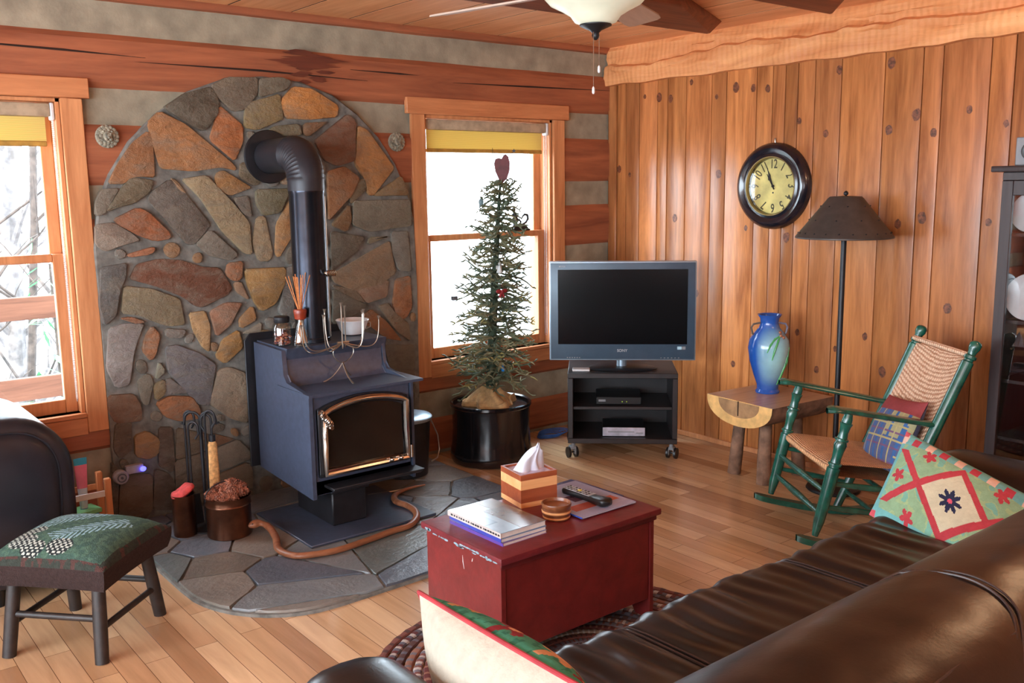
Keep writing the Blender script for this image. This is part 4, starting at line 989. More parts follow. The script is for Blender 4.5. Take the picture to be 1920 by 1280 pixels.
mb = MB(); mb.lathe([(.03, .0), (.03, .06)], (0, .02, .0), 20); mb.bx(-.05, .05, .0, .05, .05, .08, bevel=.006); obj('neck', mb, M['tvsilver'], t)
mb = MB(); mb.lathe([(.20, .0), (.203, .004), (.19, .010), (.04, .014), (.001, .014)], (0, .0, 0), 44, M=Matrix.Diagonal(Vector((1, .62, 1))), cap1=False); obj('foot', mb, M['black'], t)
L = Matrix.Rotation(CR, 3, 'Z'); base = Vector((-.545, -.66, 0))
def onc(x, y, z): p = base + L @ Vector((x, y, z)); return p
t = thing('cable_box', 'black cable box on the upper shelf of the television stand', 'electronics', onc(-.02, -.04, .308), CR)
mb = MB(); mb.bx(-.13, .13, -.11, .11, .004, .05, bevel=.004); [mb.cyl((a, b, 0), (a, b, .005), .012, n=10) for a in (-.1, .1) for b in (-.08, .08)]; obj('case', mb, M['black'], t)
mb = MB(); mb.bx(-.115, -.075, -.1115, -.109, .022, .034); obj('badge', mb, M['grey'], t)
mb = MB(); M['led'] = plain('green_indicator', (190, 230, 60), .4); [mb.cyl((a, -.109, .022), (a, -.1125, .022), .003, n=8) for a in (.02, .045)]; obj('indicator', mb, M['led'], t)
t = thing('disc_player', 'silver-fronted disc player on the lower shelf of the television stand', 'electronics', onc(.01, -.05, .125), CR)
mb = MB(); mb.bx(-.12, .12, -.10, .12, .003, .052, bevel=.003); [mb.cyl((a, b, 0), (a, b, .004), .012, n=10) for a in (-.1, .1) for b in (-.08, .08)]; obj('case', mb, M['black'], t)
mb = MB(); mb.bx(-.121, .121, -.107, -.10, .003, .054, bevel=.002); pl = obj('front_panel', mb, plain('silver_plastic', (178, 178, 192), .35, .2), t)
mb = MB(); mb.bx(-.09, .06, -.1085, -.106, .026, .031); mb.bx(.07, .11, -.1085, -.106, .02, .024); obj('tray_slot', mb, M['grey'], pl)
t = thing('remote_receiver', 'small white box on the left of the television stand top', 'electronics', onc(-.235, -.12, .505), CR)
mb = MB(); mb.bx(-.05, .05, -.03, .03, 0, .012, bevel=.003); obj('case', mb, M['whiteplastic'], t)
mb = MB(); 
q = random.Random(2)
for k in range(5):
    P = [(-.66+(.085+.006*k)*math.cos(a)+.01*k, -.14+(.052+.004*k)*math.sin(a), .006+.005*k) for a in [2*PI*j/24 for j in range(24)]]
    mb.tube(P, .003, 6, closed=True)
mb.tube([(-.575, -.14, .02), (-.54, -.17, .03), (-.50, -.2, .006), (-.45, -.25, .006)], .003, 6)
tag(recentre(obj('network_cable', mb, plain('blue_cable', (58, 106, 176), .4)), (-.66, -.14, 0)), 'coiled blue network cable on the floor by the television stand', 'cable')

# ------------------------------------------------------------------ clock
def ringfn(prof, n=64): return prof
t = thing('wall_clock', 'round dark-framed wall clock with a yellowed dial on the panelled wall', 'clock', (-.002, -1.293, 1.537))
CM = frm((0, -1, 0), (0, 0, 1), (-1, 0, 0))
def CL(prof, **k):
    mb = MB(); mb.lathe(prof, n=72, M=CM, **k); return mb
obj('frame', CL([(.155, .03), (.160, .044), (.175, .040), (.182, .046), (.205, .052), (.222, .042), (.234, .022), (.236, 0), (.15, 0), (.15, .03)], cap0=False, cap1=False), plain('ebony_frame', (26, 24, 32), .16, var=.3, spec=.8), t)
obj('bezel_ring', CL([(.152, .03), (.156, .046), (.161, .046), (.162, .036)], cap0=False, cap1=False), plain('old_brass', (150, 130, 84), .3, .6), t)
M['dial'] = plain('aged_dial', (206, 192, 118), .6, var=.12, ns=12)
dl = obj('dial', CL([(.158, .008), (.158, .012)]), M['dial'], t)
mb = MB()
for h in range(1, 13):
    a = PI/2 - 2*PI*h/12; p = Vector((.118*math.cos(a), .118*math.sin(a), .0125))
    ro = Matrix.Rotation(a-PI/2, 3, 'Z')
    add_text(mb, str(h), .060, CM @ ro @ Matrix.Diagonal(Vector((.8, 1.15, 1))), CM @ p, depth=.0005)
obj('numerals', mb, plain('numeral_ink', (62, 60, 40), .7), dl)
def hand(name, ang, L, wd):
    mb = MB(); a = PI/2-ang; ro = Matrix.Rotation(a, 3, 'Z')
    P = [(-.02, -.003), (0, -.004), (L*.45, -.0035), (L*.58, -wd), (L*.72, -.003), (L, -.0008), (L, .0008), (L*.72, .003), (L*.58, wd), (L*.45, .0035), (0, .004), (-.02, .003)]
    mb.prism(P, .016, .0175, M=CM @ ro); mb.lathe([(.008, .012), (.008, .019), (.004, .021)], n=14, M=CM); obj(name, mb, M['blackiron'], t)
hand('hour_hand', 2*PI*(10.95/12), .078, .009); hand('minute_hand', 2*PI*(56.3/60), .108, .007)
mb = MB(); mb.lathe([(.005, .012), (.005, .0135)], (0, 0, -.036), 12, M=CM); obj('winding_hole', mb, M['blackiron'], t)
mb = MB(); mb.lathe([(.156, .034), (.10, .040), (.001, .043)], n=48, M=CM, cap0=False, cap1=False); obj('cover_glass', mb, glass_mat('clock_glass', (1, 1, 1, 1), .06, .05), t)
mb = MB(); mb.tube([(-.004, 0, .228), (-.008, 0, .25), (-.004, -.0, .258)], .004, 8); obj('hanging_loop', mb, M['silver'], t)

# ------------------------------------------------------------------ floor lamp
t = thing('floor_lamp', 'tall black floor lamp with a pierced tin cone shade by the panelled wall', 'lamp', (-.25, -1.888, 0))
mb = MB(); mb.lathe([(.13, 0), (.135, .006), (.13, .016), (.05, .026), (.02, .05)], n=40); obj('base', mb, M['blackiron'], t)
mb = MB(); mb.lathe([(.0135, .04), (.0135, 1.28), (.009, 1.30), (.009, 1.36)], n=18); obj('pole', mb, M['blackiron'], t)
M['tin'] = plain('dark_tin', (72, 66, 62), .5, .35, var=.1)
mb = MB(); mb.lathe([(.225, 1.282), (.232, 1.284), (.232, 1.290), (.195, 1.335), (.085, 1.474), (.074, 1.484), (.006, 1.488), (.006, 1.484), (.07, 1.479), (.08, 1.470), (.19, 1.332), (.225, 1.288)], n=56, cap0=False, cap1=False); s = obj('lamp_shade', mb, M['tin'], t)
mb = MB(); q = random.Random(1)
for z, cnt in ((1.310, 22), (1.372, 9), (1.438, 8)):
    r = .232 - (z-1.29)*.797 + .0006
    for k in range(cnt):
        a = 2*PI*k/cnt + z; mb.ball((r*math.cos(a), r*math.sin(a), z), .0042, 6, 4, mi=0)
mt = plain('pierced_hole', (18, 16, 18), .5); obj('pierced_hole', mb, mt, s)
mb = MB(); mb.lathe([(.004, 1.488), (.011, 1.494), (.012, 1.502), (.006, 1.510), (.001, 1.512)], n=14); obj('finial', mb, M['blackiron'], t)
mb = MB(); mb.lathe([(.018, 1.345), (.018, 1.375)], n=14); mb.ball((0, 0, 1.41), (.028, .028, .036)); obj('bulb', mb, M['white'], t)

# ------------------------------------------------------------------ half-log side table and vase
t = thing('log_table', 'small rustic table made from half a log on bark-covered legs', 'side table', (-.335, -1.545, 0), R(-5))
hl, rw, rd, zt = .235, .222, .135, .45
M['barklog'] = plain('log_bark', (120, 92, 74), .85, var=.3, ns=14, bump=.6, bs=40)
M['logtop'] = wood('log_table_top', (150, 112, 84), (196, 158, 126), 'x', .32, 1, .1)
M['endpale'] = plain('pale_end_grain', (222, 178, 112), .6, var=.1, ns=20); M['enddark'] = plain('tan_heartwood', (160, 124, 86), .65, var=.15, ns=16)
prof = [(-rw, 0)] + [(-rw*math.cos(PI*k/18), -rd*math.sin(PI*k/18)**.8) for k in range(1, 18)] + [(rw, 0)]
mb = MB(); mb.prism(prof, -hl, hl, M=frm((0,1,0), (0,0,1), (1,0,0)), c=(0, 0, zt), bevel=0, mi=0)
for f in mb.bm.faces:
    n = f.normal if f.normal.length else Vector(); f.normal_update()
    if f.normal.z > .9 or f.normal.z < -.9 and all(abs(v.co.z-zt) < 1e-4 for v in f.verts): f.material_index = 1
    if abs(f.normal.x) > .9: f.material_index = 2
body = obj('log_body', mb, [M['barklog'], M['logtop'], M['endpale']], t)
for f in body.data.polygons:
    if all(abs(body.data.vertices[v].co.z-zt) < 1e-4 for v in f.vertices): f.material_index = 1
mb = MB(); ip = [(x*.62, z*.62-.0) for x, z in prof]
for s in (-1, 1):
    mb = MB(); mb.prism(ip, s*hl-.002, s*hl+.0025, M=frm((0,1,0), (0,0,1), (1,0,0)), c=(0, 0, zt-.004))
    if s < 0: mb.bx(-hl-.004, -hl+.001, -.003, .003, zt-.078, zt-.002, mi=1)
    obj('heartwood', mb, [M['enddark'], M['groove']], t)
for lx, ly in ((-.075, .15), (-.10, -.065), (.155, .16), (.165, -.06)):
    mb = MB(); P = [(lx*.9, ly*.9, .36), (lx*.95, ly*.95, .22), (lx*1.02, ly*1.02, .1), (lx*1.06, ly*1.06, 0)]
    mb.tube(P, [.030, .033, .035, .036], 12); 
    for v in mb.bm.verts: v.co += Vector((noise.noise(v.co*30), noise.noise(v.co*30+Vector((5,0,0))), 0))*.007
    obj('leg', mb, M['barklog'], t)
t = thing('vase', 'tall two-handled blue vase with painted green leaves on the log table', 'vase', (-.283, -1.492, .4525))
t.location.z = .4505
vp = [(.062, 0), (.064, .008), (.056, .02), (.058, .045), (.078, .10), (.098, .17), (.108, .24), (.102, .285), (.075, .325), (.054, .35), (.046, .375), (.050, .40), (.062, .416), (.064, .42), (.056, .418), (.044, .395), (.042, .35)]
mb = MB(); ca = math.atan2(-.77+.05, -.62)
mb.lathe(vp, n=72, cap1=False)
for f in mb.bm.faces:
    for l in f.loops:
        p = l.vert.co; a = math.atan2(p.y, p.x); da = abs((a-ca-.35+PI) % (2*PI)-PI)
        k = max(0, 1-(da/1.25)**2)*max(0, 1-((p.z-.20)/.16)**2); k = k**.8
        bl = Vector((.02, .10, .42)); pl = Vector((.36, .66, .68)); c = bl.lerp(pl, k); l[mb.cl] = (c.x, c.y, c.z, 1)
obj('body', mb, attr_mat('vase_glaze', .16, 10, .15, .05, .7), t)
def vr(z):
    for (r0, a), (r1, b) in zip(vp[:-1], vp[1:]):
        if a <= z <= b: return r0+(r1-r0)*(z-a)/(b-a+1e-9)
    return .06
mb = MB()
for pts in ([(.6, .315), (.35, .29), (.15, .24), (.05, .19)], [(.6, .315), (.2, .30), (-.05, .27), (-.2, .23)], [(1.0, .20), (.95, .14), (.8, .08), (.72, .05)], [(1.15, .25), (1.1, .17), (1.0, .12)]):
    P = [Vector((math.cos(ca+a-.1)*(vr(z)+.001), math.sin(ca+a-.1)*(vr(z)+.001), z)) for a, z in pts]
    Q = bez(P, 12) if False else P
    mb.tube(P, [.002]+[.006]*(len(P)-2)+[.002], 8, flat=1)
obj('painted_leaves', mb, plain('leaf_green_glaze', (84, 168, 96), .25), t)
mb = MB(); 
for k, (a, z) in enumerate([(.55, .315), (.7, .305), (.62, .33)]): mb.ball((math.cos(ca+a)*(vr(z)+.002), math.sin(ca+a)*(vr(z)+.002), z), .009, 8, 6)
obj('painted_berries', mb, plain('russet_glaze', (150, 96, 70), .3), t)
for sg in (-1, 1):
    d = Vector((.78, -.63, 0))*sg; mb = MB()
    mb.tube([d*.048+Vector((0,0,.375)), d*.085+Vector((0,0,.368)), d*.095+Vector((0,0,.35)), d*.088+Vector((0,0,.318)), d*.076+Vector((0,0,.305))], .0055, 9)
    obj('handle', mb, plain('vase_handle', (120, 120, 140), .3) if sg > 0 else plain('vase_handle_dark', (96, 84, 74), .3), t)

def cr_open(P, m_=5):
    P = [Vector(p) for p in P]; out = []
    for i in range(len(P)-1):
        p0, p1, p2, p3 = P[max(0, i-1)], P[i], P[i+1], P[min(len(P)-1, i+2)]
        for j in range(m_):
            u = j/m_; out.append(.5*((2*p1)+(-p0+p2)*u+(2*p0-5*p1+4*p2-p3)*u*u+(-p0+3*p1-3*p2+p3)*u**3))
    out.append(P[-1]); return out
# ------------------------------------------------------------------ rocking chair
RZ = math.atan2(-.575, .818)
t = thing('rocking_chair', 'green painted rocking chair with woven seat and back', 'chair', (-.885, -2.159, 0), RZ)
def turned(p0, p1, prof, n=16):
    """lathe a profile [(fraction, radius)] along the line p0-p1"""
    p0 = Vector(p0); p1 = Vector(p1); mbx = MB()
    mbx.tube([p0.lerp(p1, f) for f, r in prof], [r for f, r in prof], n); return mbx
for s in (-1, 1):
    mb = turned((-.071, s*.275, .095), (.05, s*.28, .615), [(0, .013), (.06, .018), (.12, .023), (.5, .027), (.56, .027), (.565, .022), (.58, .022), (.585, .028), (.60, .028), (.605, .021), (.64, .019), (.70, .022), (.75, .027), (.78, .022), (.785, .028), (.80, .028), (.805, .021), (.85, .018), (.90, .022), (.925, .027), (.93, .021), (.96, .021), (1, .016)])
    obj('front_post', mb, M['green'], t)
    mb = turned((.235, s*.232, .035), (.605, s*.228, .895), [(0, .018), (.3, .024), (.78, .024), (.90, .025), (.905, .019), (.912, .019), (.917, .026), (.93, .026), (.935, .017), (.95, .018), (.965, .024), (.985, .025), (.995, .019), (1, .008)])
    obj('back_post', mb, M['green'], t)
    mb = MB(); P = []
    def armf(u, v, s=s):
        x = -.045+.50*u; wd = .038*(1-.25*u) + .012*math.exp(-((u-.08)/.1)**2)
        wd *= min(1, (max(0, u+.004)*22)**.5)*min(1, (max(0, 1.004-u)*22)**.5)
        y = s*(.285-.07*u); z = .645-.105*u; a = 2*PI*v
        return Vector((x, y+wd*math.cos(a), z+.013*math.sin(a)-(.012 if u < .06 else 0)*(1-u/.06)))
    mb.grid(armf, 26, 14, cv=True); obj('arm', mb, M['green'], t)
    mb = MB()
    def runf(u, v, s=s):
        x = -.15+.78*u; z = .004+.34*(x-.31)**2; sq = [(-1, 0), (1, 0), (1, 1), (-1, 1)][int(v*4+.5) % 4]
        wv = .026*min(1, (max(0, u+.003)*30)**.5)*min(1, (max(0, 1.003-u)*30)**.5)
        return Vector((x, s*(.275-.05*min(1, max(0, x/.3)))+sq[0]*wv, z+sq[1]*.026))
    mb.grid(runf, 40, 4, cv=True); obj('rocker_runner', mb, M['green'], t, angle=50)
    for k, zz in enumerate((.20, .30)):
        f0 = (zz-.095)/.52+.02; x0 = -.071+.121*f0; f1 = (zz-.06-.035)/.86; x1 = .235+.37*f1
        mb = turned((x0, s*.276, zz+.02), (x1, s*.232, zz-.045), [(0, .009), (.1, .010), (.5, .014), (.9, .010), (1, .009)], 10); obj('side_rung', mb, M['green'], t)
for (x, z, hy) in ((-.052, .19, .276), (-.035, .285, .277)):
    obj('front_rung', turned((x, -hy, z), (x, hy, z), [(0, .009), (.12, .011), (.5, .016), (.88, .011), (1, .009)], 10), M['green'], t)
for (x, z) in ((.27, .115), (.31, .21)):
    obj('back_rung', turned((x, -.232, z), (x, .232, z), [(0, .009), (.12, .010), (.5, .013), (.88, .010), (1, .009)], 10), M['green'], t)
def weave(name, c0, c1, sc=70):
    tt = NT(name); v = tt.coords()
    w1 = tt.node('ShaderNodeTexWave', wave_type='BANDS', bands_direction='X'); w2 = tt.node('ShaderNodeTexWave', wave_type='BANDS', bands_direction='Y')
    for w_, s_ in ((w1, sc), (w2, sc*.45)):
        w_.inputs['Scale'].default_value = s_; w_.inputs['Distortion'].default_value = 2.0; w_.inputs['Detail'].default_value = 1; tt.link(v, w_.inputs['Vector'])
    f = tt.math('MULTIPLY', w1.outputs['Fac'], tt.math('ADD', w2.outputs['Fac'], .5))
    col = tt.ramp(tt.math('ADD', tt.math('MULTIPLY', f, .6), tt.math('MULTIPLY', tt.noise(v, 25, 4), .5)), [(.2, c0), (.7, c1)])
    tt.bump(f, .6, .006); return tt.fin(col, .6)
M['wseat'] = weave('woven_seat_rush', (132, 82, 50), (232, 178, 130), 34); M['wback'] = weave('woven_back_rush', (176, 118, 84), (238, 200, 168), 40)
mb = MB()
def seatf(u, v):
    # closed section in x/z swept over y
    a = 2*PI*u; cx = math.copysign(abs(math.cos(a))**.35, math.cos(a)); cz = math.copysign(abs(math.sin(a))**.7, math.sin(a))
    yy = (v-.5)*2; hw = .262-.04*(cx*.5+.5); x = .20+.215*cx; e = 1-.25*abs(yy)**12
    z = .372-.16*(x+.0)*.9+.036*cz*e - .012*(1-yy*yy)*(cz > 0)
    return Vector((x, yy*hw, z))
mb.grid(seatf, 40, 20, cu=True)
V0 = list(mb.bm.verts)
obj('seat', mb, M['wseat'], t)
mb = MB()
def backf(u, v):
    z = .455+.375*v; f = (z-.035)/.86; x = .235+.37*f; yy = (u-.5)*2
    return Vector((x+.024*(1-yy*yy)-.012*abs(math.sin(0)), yy*.212, z))
def backthick(u, v):
    # wrap: v 0..1 goes up the front and down the back
    a = 2*PI*v; zz = .63+.19*math.copysign(abs(math.sin(a))**.4, math.sin(a)); f = (zz-.035)/.86; yy = (u-.5)*2
    return Vector((.235+.37*f + .022*(1-yy*yy) - .012*math.copysign(abs(math.cos(a))**.5, math.cos(a)), yy*.212, zz))
mb.grid(backthick, 16, 40, cv=True); obj('backrest', mb, M['wback'], t)
obj('back_rail', turned((.605-.04, -.225, .84), (.565, .225, .84), [(0, .012), (1, .012)], 10), M['wback'], t)

def pillow_mesh(mb, L, Wd, T, fcol, bcol, n=64, pinch=.06):
    """cushion lying in local XY (size L x Wd), thickness T, painted per face"""
    for side in (1, -1):
        def fn(u, v):
            x = 2*u-1; y = 2*v-1
            k = max(0, 1-abs(x)**2.4)**.6*max(0, 1-abs(y)**2.4)**.6
            px_ = x*(1-pinch*(1-abs(y)**3)*0-pinch*(1-y*y)*abs(x)**4); py_ = y*(1-pinch*(1-x*x)*abs(y)**4)
            return Vector((px_*L/2, py_*Wd/2, side*(T/2*k+.001)))
        V = mb.grid(fn, n, int(n*Wd/L))
        nv = int(n*Wd/L)
    mb.bm.faces.ensure_lookup_table()
    fs = list(mb.bm.faces)[-2*n*nv:]
    for f in fs:
        c = f.calc_center_median(); top = c.z > 0
        col = (fcol if top else bcol)((c.x/L+.5, c.y/Wd+.5))
        for l in f.loops: l[mb.cl] = s2l(col)
M['cloth'] = attr_mat('pillow_fabric', .9, 40, .15, .5, .2, .004)
def place(o, org, xa, ya):
    xa = Vector(xa).normalized(); ya = (Vector(ya) - xa*xa.dot(Vector(ya))).normalized(); za = xa.cross(ya)
    Mx = Matrix.Identity(4)
    for i in range(3): Mx[i][0] = xa[i]; Mx[i][1] = ya[i]; Mx[i][2] = za[i]
    Mx.translation = Vector(org); o.matrix_world = Mx
    o.location = Mx.translation; o.rotation_euler = Mx.to_euler()
def placeshear(o, org, xa, ya):
    xa = Vector(xa).normalized(); ya = Vector(ya).normalized(); k = xa.dot(ya); y2 = (ya-xa*k); h = y2.length
    S = Matrix.Identity(4); S[0][1] = k; S[1][1] = h
    o.data.transform(S); place(o, org, xa, ya)
RL = Matrix.Rotation(RZ, 3, 'Z'); RO = Vector((-.885, -2.159, 0))
def plaid(p):
    u, v = p
    if v > .78: return (150, 70, 72)
    c = (96, 108, 148)
    if u > .58 and v > .45: c = (176, 170, 130)
    if abs((u*5) % 1-.5) < .14: c = (70, 112, 170)
    if abs((v*5) % 1-.5) < .09: c = (128, 96, 128)
    if abs((u*5+.5) % 1-.5) < .04 or abs((v*5+.5) % 1-.5) < .04: c = (190, 180, 130)
    return c
mb = MB(); pillow_mesh(mb, .36, .34, .12, plaid, lambda p: (96, 100, 130), 44)
o = obj('plaid_pillow', mb, M['cloth']); tag(o, 'blue plaid patchwork pillow on the seat of the green rocking chair', 'pillow')
place(o, RO + RL @ Vector((.365, -.02, .455)), RL @ Vector((0, -1, .12)), RL @ Vector((.42, 0, .9)))

# ------------------------------------------------------------------ braided rug and red chest
cols = [(118, 74, 66), (96, 92, 100), (84, 60, 56), (140, 100, 84), (110, 106, 112), (96, 54, 52), (150, 132, 116)]
mb = MB(); q = random.Random(6)
for k in range(20):
    a_, b_ = .66-k*.031, .69-k*.031
    if a_ < .03: break
    n = 220; P = []; 
    for i in range(n):
        a = 2*PI*i/n; e = 2/2.5
        P.append(Vector((a_*math.copysign(abs(math.cos(a))**e, math.cos(a)), b_*math.copysign(abs(math.sin(a))**e, math.sin(a)), .007)))
    n0 = len(mb.bm.faces)
    mb.tube(P, [.0145*(1+.13*math.sin(i*PI/2.0)) for i in range(n)], 8, closed=True, flat=.5)
    mb.bm.faces.ensure_lookup_table()
    base = cols[k % len(cols)]; alt = cols[(k*3+2) % len(cols)]
    for j in range(n0, len(mb.bm.faces)):
        i = (j-n0)//8; c = alt if (i % 3 == 0 and ((j-n0) % 8) in (0, 1, 2)) else base
        if (i % 3 == 1 and k % 3 == 1 and ((j-n0) % 8) < 4): c = (176, 166, 158)
        for l in mb.bm.faces[j].loops: l[mb.cl] = s2l(c)
o = obj('braided_rug', mb, M['cloth']); o.location = (-2.47, -2.47, 0)
tag(o, 'oval braided rug in brown and grey under the red chest', 'rug')

t = thing('blanket_chest', 'old red painted wooden chest with a worn lid used as a coffee table', 'chest', (-2.398, -2.11, .016), 0)
rd = (116, 36, 35); rd2 = (120, 28, 32)
mb = MB()
mb.bx(-.325, .325, -.200, -.182, .075, .385, col=rd, bevel=.003); mb.bx(-.325, .325, .182, .200, .075, .385, col=rd, bevel=.003); mb.bx(-.325, .325, -.182, .182, .075, .09, col=rd)
obj('front_and_back_boards', mb, M['red'], t)
for s in (-1, 1):
    mb = MB()
    pr_ = [(-.205, 0), (-.205, .387), (.205, .387), (.205, 0), (.135, 0), (.10, .05), (.0, .08), (-.10, .05), (-.135, 0)]
    if s < 0: pr_ = [(-.205, 0), (-.205, .387), (.205, .387), (.205, 0), (.155, 0), (.13, .03), (.0, .045), (-.13, .03), (-.155, 0)]
    mb.prism(pr_, s*.325 if s > 0 else -.345, s*.345 if s > 0 else -.325, M=YZ, col=rd, bevel=.003); obj('end_board', mb, M['red'], t)
mb = MB(); mb.bx(-.36, .36, -.226, .222, .388, .412, col=(112, 36, 42), bevel=.007, seg=2)
lid = obj('lid', mb, M['red'], t)
mb = MB(); mb.bx(-.35, .35, -.212, -.205, .368, .388, col=(96, 28, 30), bevel=.002); obj('lid_batten', mb, M['red'], t)
mb = MB(); q = random.Random(3)
for k in range(26):
    y = q.uniform(-.20, .20); w_ = q.uniform(.004, .02); z = q.choice([.394, .398, .39]) ; h_ = q.uniform(.002, .005)
    pts = [(y+w_*math.cos(a)*q.uniform(.6, 1), z+h_*math.sin(a)*q.uniform(.6, 1)) for a in [2*PI*j/7 for j in range(7)]]
    mb.prism(pts, -.3612, -.3598, M=YZ)
obj('paint_chips', mb, plain('pale_blue_undercoat', (134, 160, 170), .7), lid)
mb = MB(); mb.tube([(-.3458, -.01, .31), (-.3462, -.005, .335), (-.3458, -.003, .355)], [.0006, .0016, .0006], 4); mb.tube([(-.3458, -.055, .35), (-.3462, -.058, .36)], .0016, 4)
obj('scratches', mb, M['paper'], t)

CZ = .016+.412
def book(name, label, x, y, z, sx, sy, sz, rz, cover, spine, art=None, cat='book', group=None):
    t = thing(name, label, cat, (x, y, z), R(rz), group)
    mb = MB(); mb.bx(-sx/2+.002, sx/2-.002, -sy/2+.002, sy/2-.002, .001, sz-.001); obj('pages', mb, M['paper'], t)
    mb = MB(); mb.bx(-sx/2, sx/2, -sy/2, sy/2, sz-.0012, sz, col=cover); mb.bx(-sx/2, sx/2, -sy/2, sy/2, 0, .0012, col=cover); mb.bx(-sx/2-.0006, -sx/2+.001, -sy/2, sy/2, 0, sz, col=spine)
    if art:
        for (a, b, c, d, cc) in art: mb.bx(-sx/2+sx*a, -sx/2+sx*b, -sy/2+sy*c, -sy/2+sy*d, sz, sz+.0005, col=cc)
    obj('cover', mb, M['gloss'], t); return t
M['gloss'] = attr_mat('printed_cover', .16, 6, .25, 0, .6)
book('book', 'thin glossy magazine at the bottom of the stack on the chest', -2.598, -2.113, CZ, .185, .285, .011, 1, (150, 120, 170), (96, 70, 150), cat='magazine')
book('book', 'glossy magazine with a purple spine in the middle of the stack', -2.596, -2.108, CZ+.0115, .186, .29, .013, -1, (120, 150, 190), (60, 70, 160), cat='magazine')
tt_ = book('book', 'pale blue covered book on top of the stack on the chest', -2.598, -2.105, CZ+.025, .188, .292, .018, 0, (150, 172, 192), (196, 186, 180), [(.45, 1.0, .0, .70, (104, 76, 54)), (.62, 1.0, .70, 1.0, (120, 96, 78)), (.0, .3, .3, .9, (128, 152, 176))])
mb = MB(); q = random.Random(5)
for k in range(20): yy = -.14+k*.0135; mb.bx(-.0952, -.0946, yy, yy+q.uniform(.004, .011), .006, .012)
obj('spine_lettering', mb, M['black'], tt_)
book('magazine', 'dark blue folder lying under the white leaflet on the chest', -2.185, -2.03, CZ, .26, .27, .004, 3, (74, 78, 116), (70, 80, 130), cat='folder')
book('magazine', 'white and red printed leaflet under the remote control', -2.205, -2.085, CZ+.0045, .262, .32, .005, 0, (168, 170, 200), (60, 90, 190), [(.10, .75, .18, .34, (176, 92, 80)), (.35, .75, .42, .62, (100, 70, 84)), (.60, .92, .20, .34, (190, 110, 90)), (.1, .3, .5, .9, (96, 98, 140))], cat='leaflet')
# remote control
t = thing('remote_control', 'black and silver television remote lying on the leaflet', 'remote', (-2.197, -2.118, CZ+.0105), R(1))
mb = MB()
def rem(u, v):
    y = -.118+.236*u; w_ = .024+.004*math.cos(u*6); a = 2*PI*v; e = min(1, (max(0, u)*14)**.5)*min(1, (max(0, 1-u)*14)**.5)
    return Vector((w_*e*math.copysign(abs(math.cos(a))**.5, math.cos(a)), y, .013+.012*e*math.copysign(abs(math.sin(a))**.6, math.sin(a))+(.006 if u < .3 else 0)*(1-u/.3)*(math.sin(a) > 0)))
mb.grid(rem, 24, 16, cv=True); obj('case', mb, M['black'], t)
mb = MB(); mb.bx(-.020, .020, -.03, .105, .0235, .0256, bevel=.001); obj('silver_face', mb, plain('silver_face', (176, 182, 190), .3, .3), t)
q = random.Random(3); n = 0
for j in range(8):
    for i in range(3):
        y = .095-j*.0155; mb = MB(); mb.bx(-.0042, .0042, -.004, .004, 0, .002, bevel=.001)
        b = obj('button', mb, M['black'] if (i+j) % 3 else M['grey'], t); b.location = ((i-1)*.0125, y, .0252 if j < 8 and y > -.03 else .0265)
mb = MB(); mb.lathe([(.008, 0), (.008, .003), (.001, .0035)], (0, .035, .0255), 16, cap1=False); obj('yellow_button', mb, plain('yellow_button', (190, 170, 60), .4), t)
# tissue box cover
t = thing('tissue_box', 'striped two-tone wooden tissue box cover with a tissue standing up', 'tissue box', (-2.332, -1.957, CZ), R(-10))
hs = .0745; bands = [(0, .018, 1), (.018, .066, 0), (.066, .100, 1), (.100, .120, 0)]
M['walnut'] = wood('walnut_band', (126, 58, 34), (166, 88, 54), 'x', .35); M['maple'] = wood('maple_band', (216, 152, 96), (240, 182, 126), 'x', .35)
mb = MB()
for a, b, m_ in bands:
    for x0, x1, y0, y1 in ((-hs, hs, -hs, -hs+.008), (-hs, hs, hs-.008, hs), (-hs, -hs+.008, -hs+.008, hs-.008), (hs-.008, hs, -hs+.008, hs-.008)):
        mb.bx(x0, x1, y0, y1, a, b, mi=m_)
obj('cover', mb, [M['walnut'], M['maple']], t)
mb = MB(); mb.bx(-hs+.008, hs-.008, -hs+.008, hs-.008, .105, .112); obj('box_top', mb, plain('pale_tissue_carton', (196, 192, 216), .6), t)
mb = MB()
def tis(u, v):
    a = 2*PI*u; r = (.042*(1-v)**.5+.012)*(1+.35*math.sin(2*a+1)+.2*math.sin(5*a+v*3)); z = .112+.085*v
    r *= (1-.25*v) if v < .9 else .6
    return Vector((r*math.cos(a)*.9+.03*v*v, r*math.sin(a)*.55-.02*v, z + .012*math.sin(a*2+v*4)*v + .008*math.sin(a*5)*v))
mb.grid(tis, 48, 14, cu=True); mb.bm.faces.ensure_lookup_table()
obj('tissue', mb, plain('white_tissue', (216, 222, 236), .9, var=.03), t, angle=60)
# turned wooden coaster pot
t = thing('wooden_pot', 'small round turned wooden coaster holder beside the tissue box', 'pot', (-2.383, -2.166, CZ))
mb = MB(); mb.lathe([(.044, 0), (.047, .003), (.047, .018), (.050, .020), (.050, .034), (.047, .036), (.049, .038), (.052, .052), (.051, .056), (.047, .056), (.044, .046), (.001, .046)], n=44, cap1=False)
obj('body', mb, wood('turned_wood', (96, 52, 30), (150, 92, 58), 'x', .3), t)
mb = MB(); mb.lathe([(.0475, .006), (.0482, .009), (.0475, .012)], n=44, cap0=False, cap1=False); mb.lathe([(.0505, .024), (.0512, .029), (.0505, .032)], n=44, cap0=False, cap1=False); obj('band', mb, M['maple'], t)

